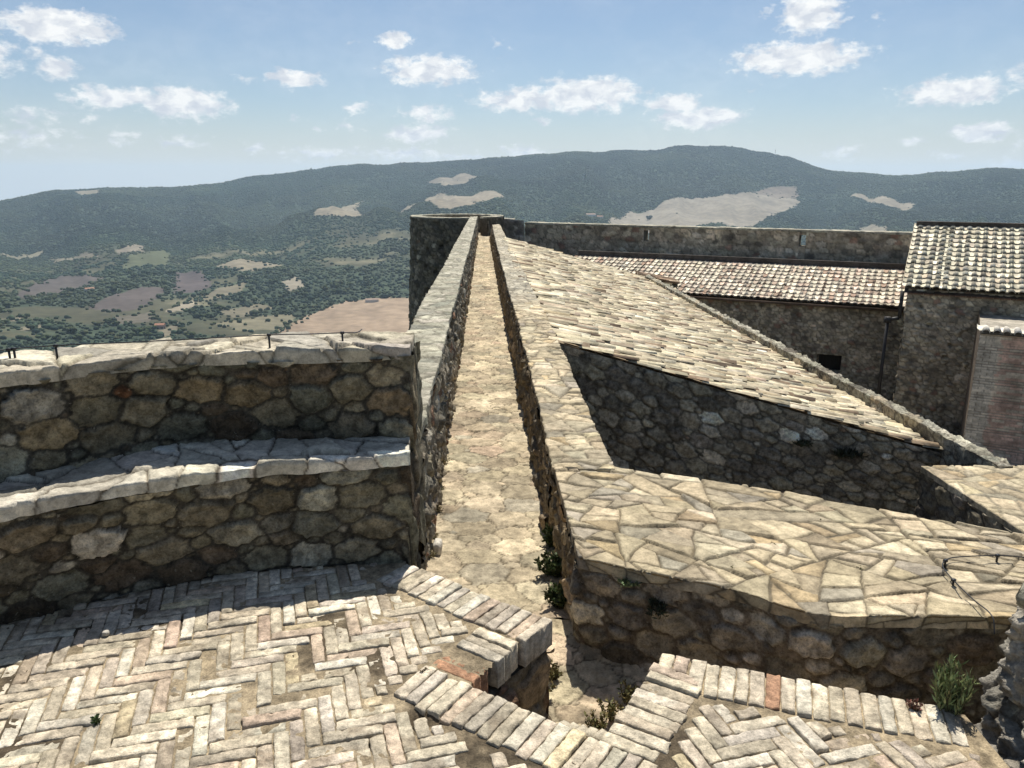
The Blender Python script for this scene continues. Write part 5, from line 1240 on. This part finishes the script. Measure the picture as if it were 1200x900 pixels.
def build_plants():
    leafy('shrub', atz(1118,838,0.0)+(0,.03,-.02), 34, 'upright grey-green leafy shrub growing at brick edge beside the rock', 'shrub', .066, .245, (.040,.0034), (.19,.235,.105), seed=2, nl=24, up=1.9)
    rng = np.random.default_rng(8)
    for i, (px, py, s, h, l) in enumerate([(646,640,.06,.16,'dark leafy weed at right wall foot of the walk, farthest of the three'),(650,676,.08,.17,'bushy dark green weed at right wall foot of walk, middle of the three'),(655,712,.07,.15,'dense dark weed nearest the corner of the paved platform')]):
        leafy('wall_weed', atz(px, py, W0)+(.01,.0,.0), 30, l, 'weed', s, h, (.028,.008), (.060,.085,.032), seed=20+i, nl=22, lean=(-.03,0,0), group='weeds along the foot of the right parapet')
    for i, (px, py, s, h, z, l) in enumerate([(632,812,.07,.10,-.50,'dry olive weed on the landing under the brick corner'),(648,795,.05,.08,-.50,'small dry weed out on the sunny landing'),(715,842,.06,.12,-.50,'leggy weed at foot of the right brick steps edge'),(735,822,.05,.11,-.50,'thin weed just behind the right brick corner'),(700,858,.05,.11,-.47,'low weed in the notch where the brick borders meet')]):
        leafy('dry_weed', atz(px, py, z), 16, l, 'weed', s, h, (.022,.005), (.15,.14,.06), seed=40+i, nl=14, group='dry weeds on the landing')
    for i, (px, py) in enumerate([(505,655),(508,632),(514,600),(516,575),(521,545),(526,500),(534,455)]):
        leafy('dry_tuft', atz(px, py, W0), 12, 'small dry grass tuft at the left wall foot of the walk', 'weed', .03, .05, (.022,.003), (.20,.17,.085), seed=80+i, nl=8, stem_col=(.22,.18,.1), group='dry tufts along the left wall foot')
    for i, (px, py) in enumerate([(790,602),(905,640),(1010,668),(960,612),(860,668)]):
        leafy('joint_moss', atz(px, py, -.004), 8, 'tiny olive tuft in a joint of the paved platform', 'weed', .022, .016, (.010,.004), (.12,.12,.05), seed=95+i, nl=8, group='tufts in the platform joints')
    leafy('sprout', atz(115,845,0), 7, 'tiny green sprout between bricks at lower left', 'weed', .018, .022, (.016,.005), (.07,.10,.035), seed=61, nl=7)
    leafy('sprout', atz(498,788,.0), 5, 'brownish sprout by the broken bricks above the dirt gap', 'weed', .014, .02, (.012,.004), (.15,.12,.06), seed=62, nl=6)
    leafy('red_sprout', atz(1072,830,0.0), 8, 'small reddish sprout on right brick border near the shrub', 'weed', .02, .03, (.016,.006), (.13,.07,.05), seed=63, nl=9)
    f = at_on_front(738, 684); leafy('wall_herb', f, 14, 'pale green herb rooted under platform edge near its left corner', 'weed', .05, .05, (.022,.006), (.12,.16,.08), seed=64, nl=12, lean=(-.01,-.05,0))
    f = at_on_front(768, 702); leafy('wall_herb', f, 20, 'dark dry tuft hanging on the platform face', 'weed', .05, .03, (.03,.005), (.045,.05,.028), seed=65, nl=14, lean=(0,-.05,-.05))
    p = aty(990,533,7.62); leafy('wall_tuft', p, 26, 'dark spiky tuft growing out of the building front wall', 'weed', .16, .10, (.09,.008), (.04,.045,.025), seed=66, nl=12, lean=(0,-.10,-.03))
    p = aty(939,520,7.62); leafy('wall_tuft', p, 14, 'smaller dark tuft left of the spiky one on the front wall', 'weed', .09, .05, (.06,.007), (.05,.055,.03), seed=67, nl=10, lean=(0,-.08,-.02))
def at_on_front(px, py):
    """Point on the near face of the platform."""
    near = np.array([atz(x, y, 0) for x, y in [(678,652),(753,668),(827,682),(886,696)]])
    r = ray(px, py); best = None
    for i in range(3):
        p, q = near[i], near[i+1]; A = np.array([[q[0]-p[0], -r[0]],[q[1]-p[1], -r[1]]]); s, t = np.linalg.solve(A, -p[:2])
        if -.05 <= s <= 1.05: best = np.array((r[0]*t, r[1]*t, EYE+r[2]*t))
    return best if best is not None else near[1]-(0,0,.1)
build_plants()
def build_stones():
    bv, bf = I2; rng = np.random.default_rng(2)
    def stone(name, p, s, col, label, seed):
        r = np.random.default_rng(seed); n = 1 + .25*fbm(bv[:,0]*1.7+seed, bv[:,1]*1.7+bv[:,2], 3, seed); V = bv*n[:, None]*np.array(s)
        V = np.sign(V)*np.abs(V)**.6*np.array(s)**.4; o = mesh_obj(name, V + np.asarray(p), bf, np.array(col)*(1+.1*r.normal(0,1,(len(bv),1))), M_SLAB()); tag(o, label, 'stone'); return o
    stone('loose_stone', atz(513,641,W0+.03), (.026,.062,.045), (.60,.56,.48), 'white loose stone against left wall foot of the walk', 3)
    stone('loose_stone', atz(505,622,W0+.02), (.02,.03,.02), (.38,.32,.24), 'small tan stone just behind the white loose stone', 4)
    stone('pebble', atz(124,742,.012), (.012,.012,.01), (.62,.58,.5), 'white pebble on shaded bricks below the bench', 5)
build_stones()
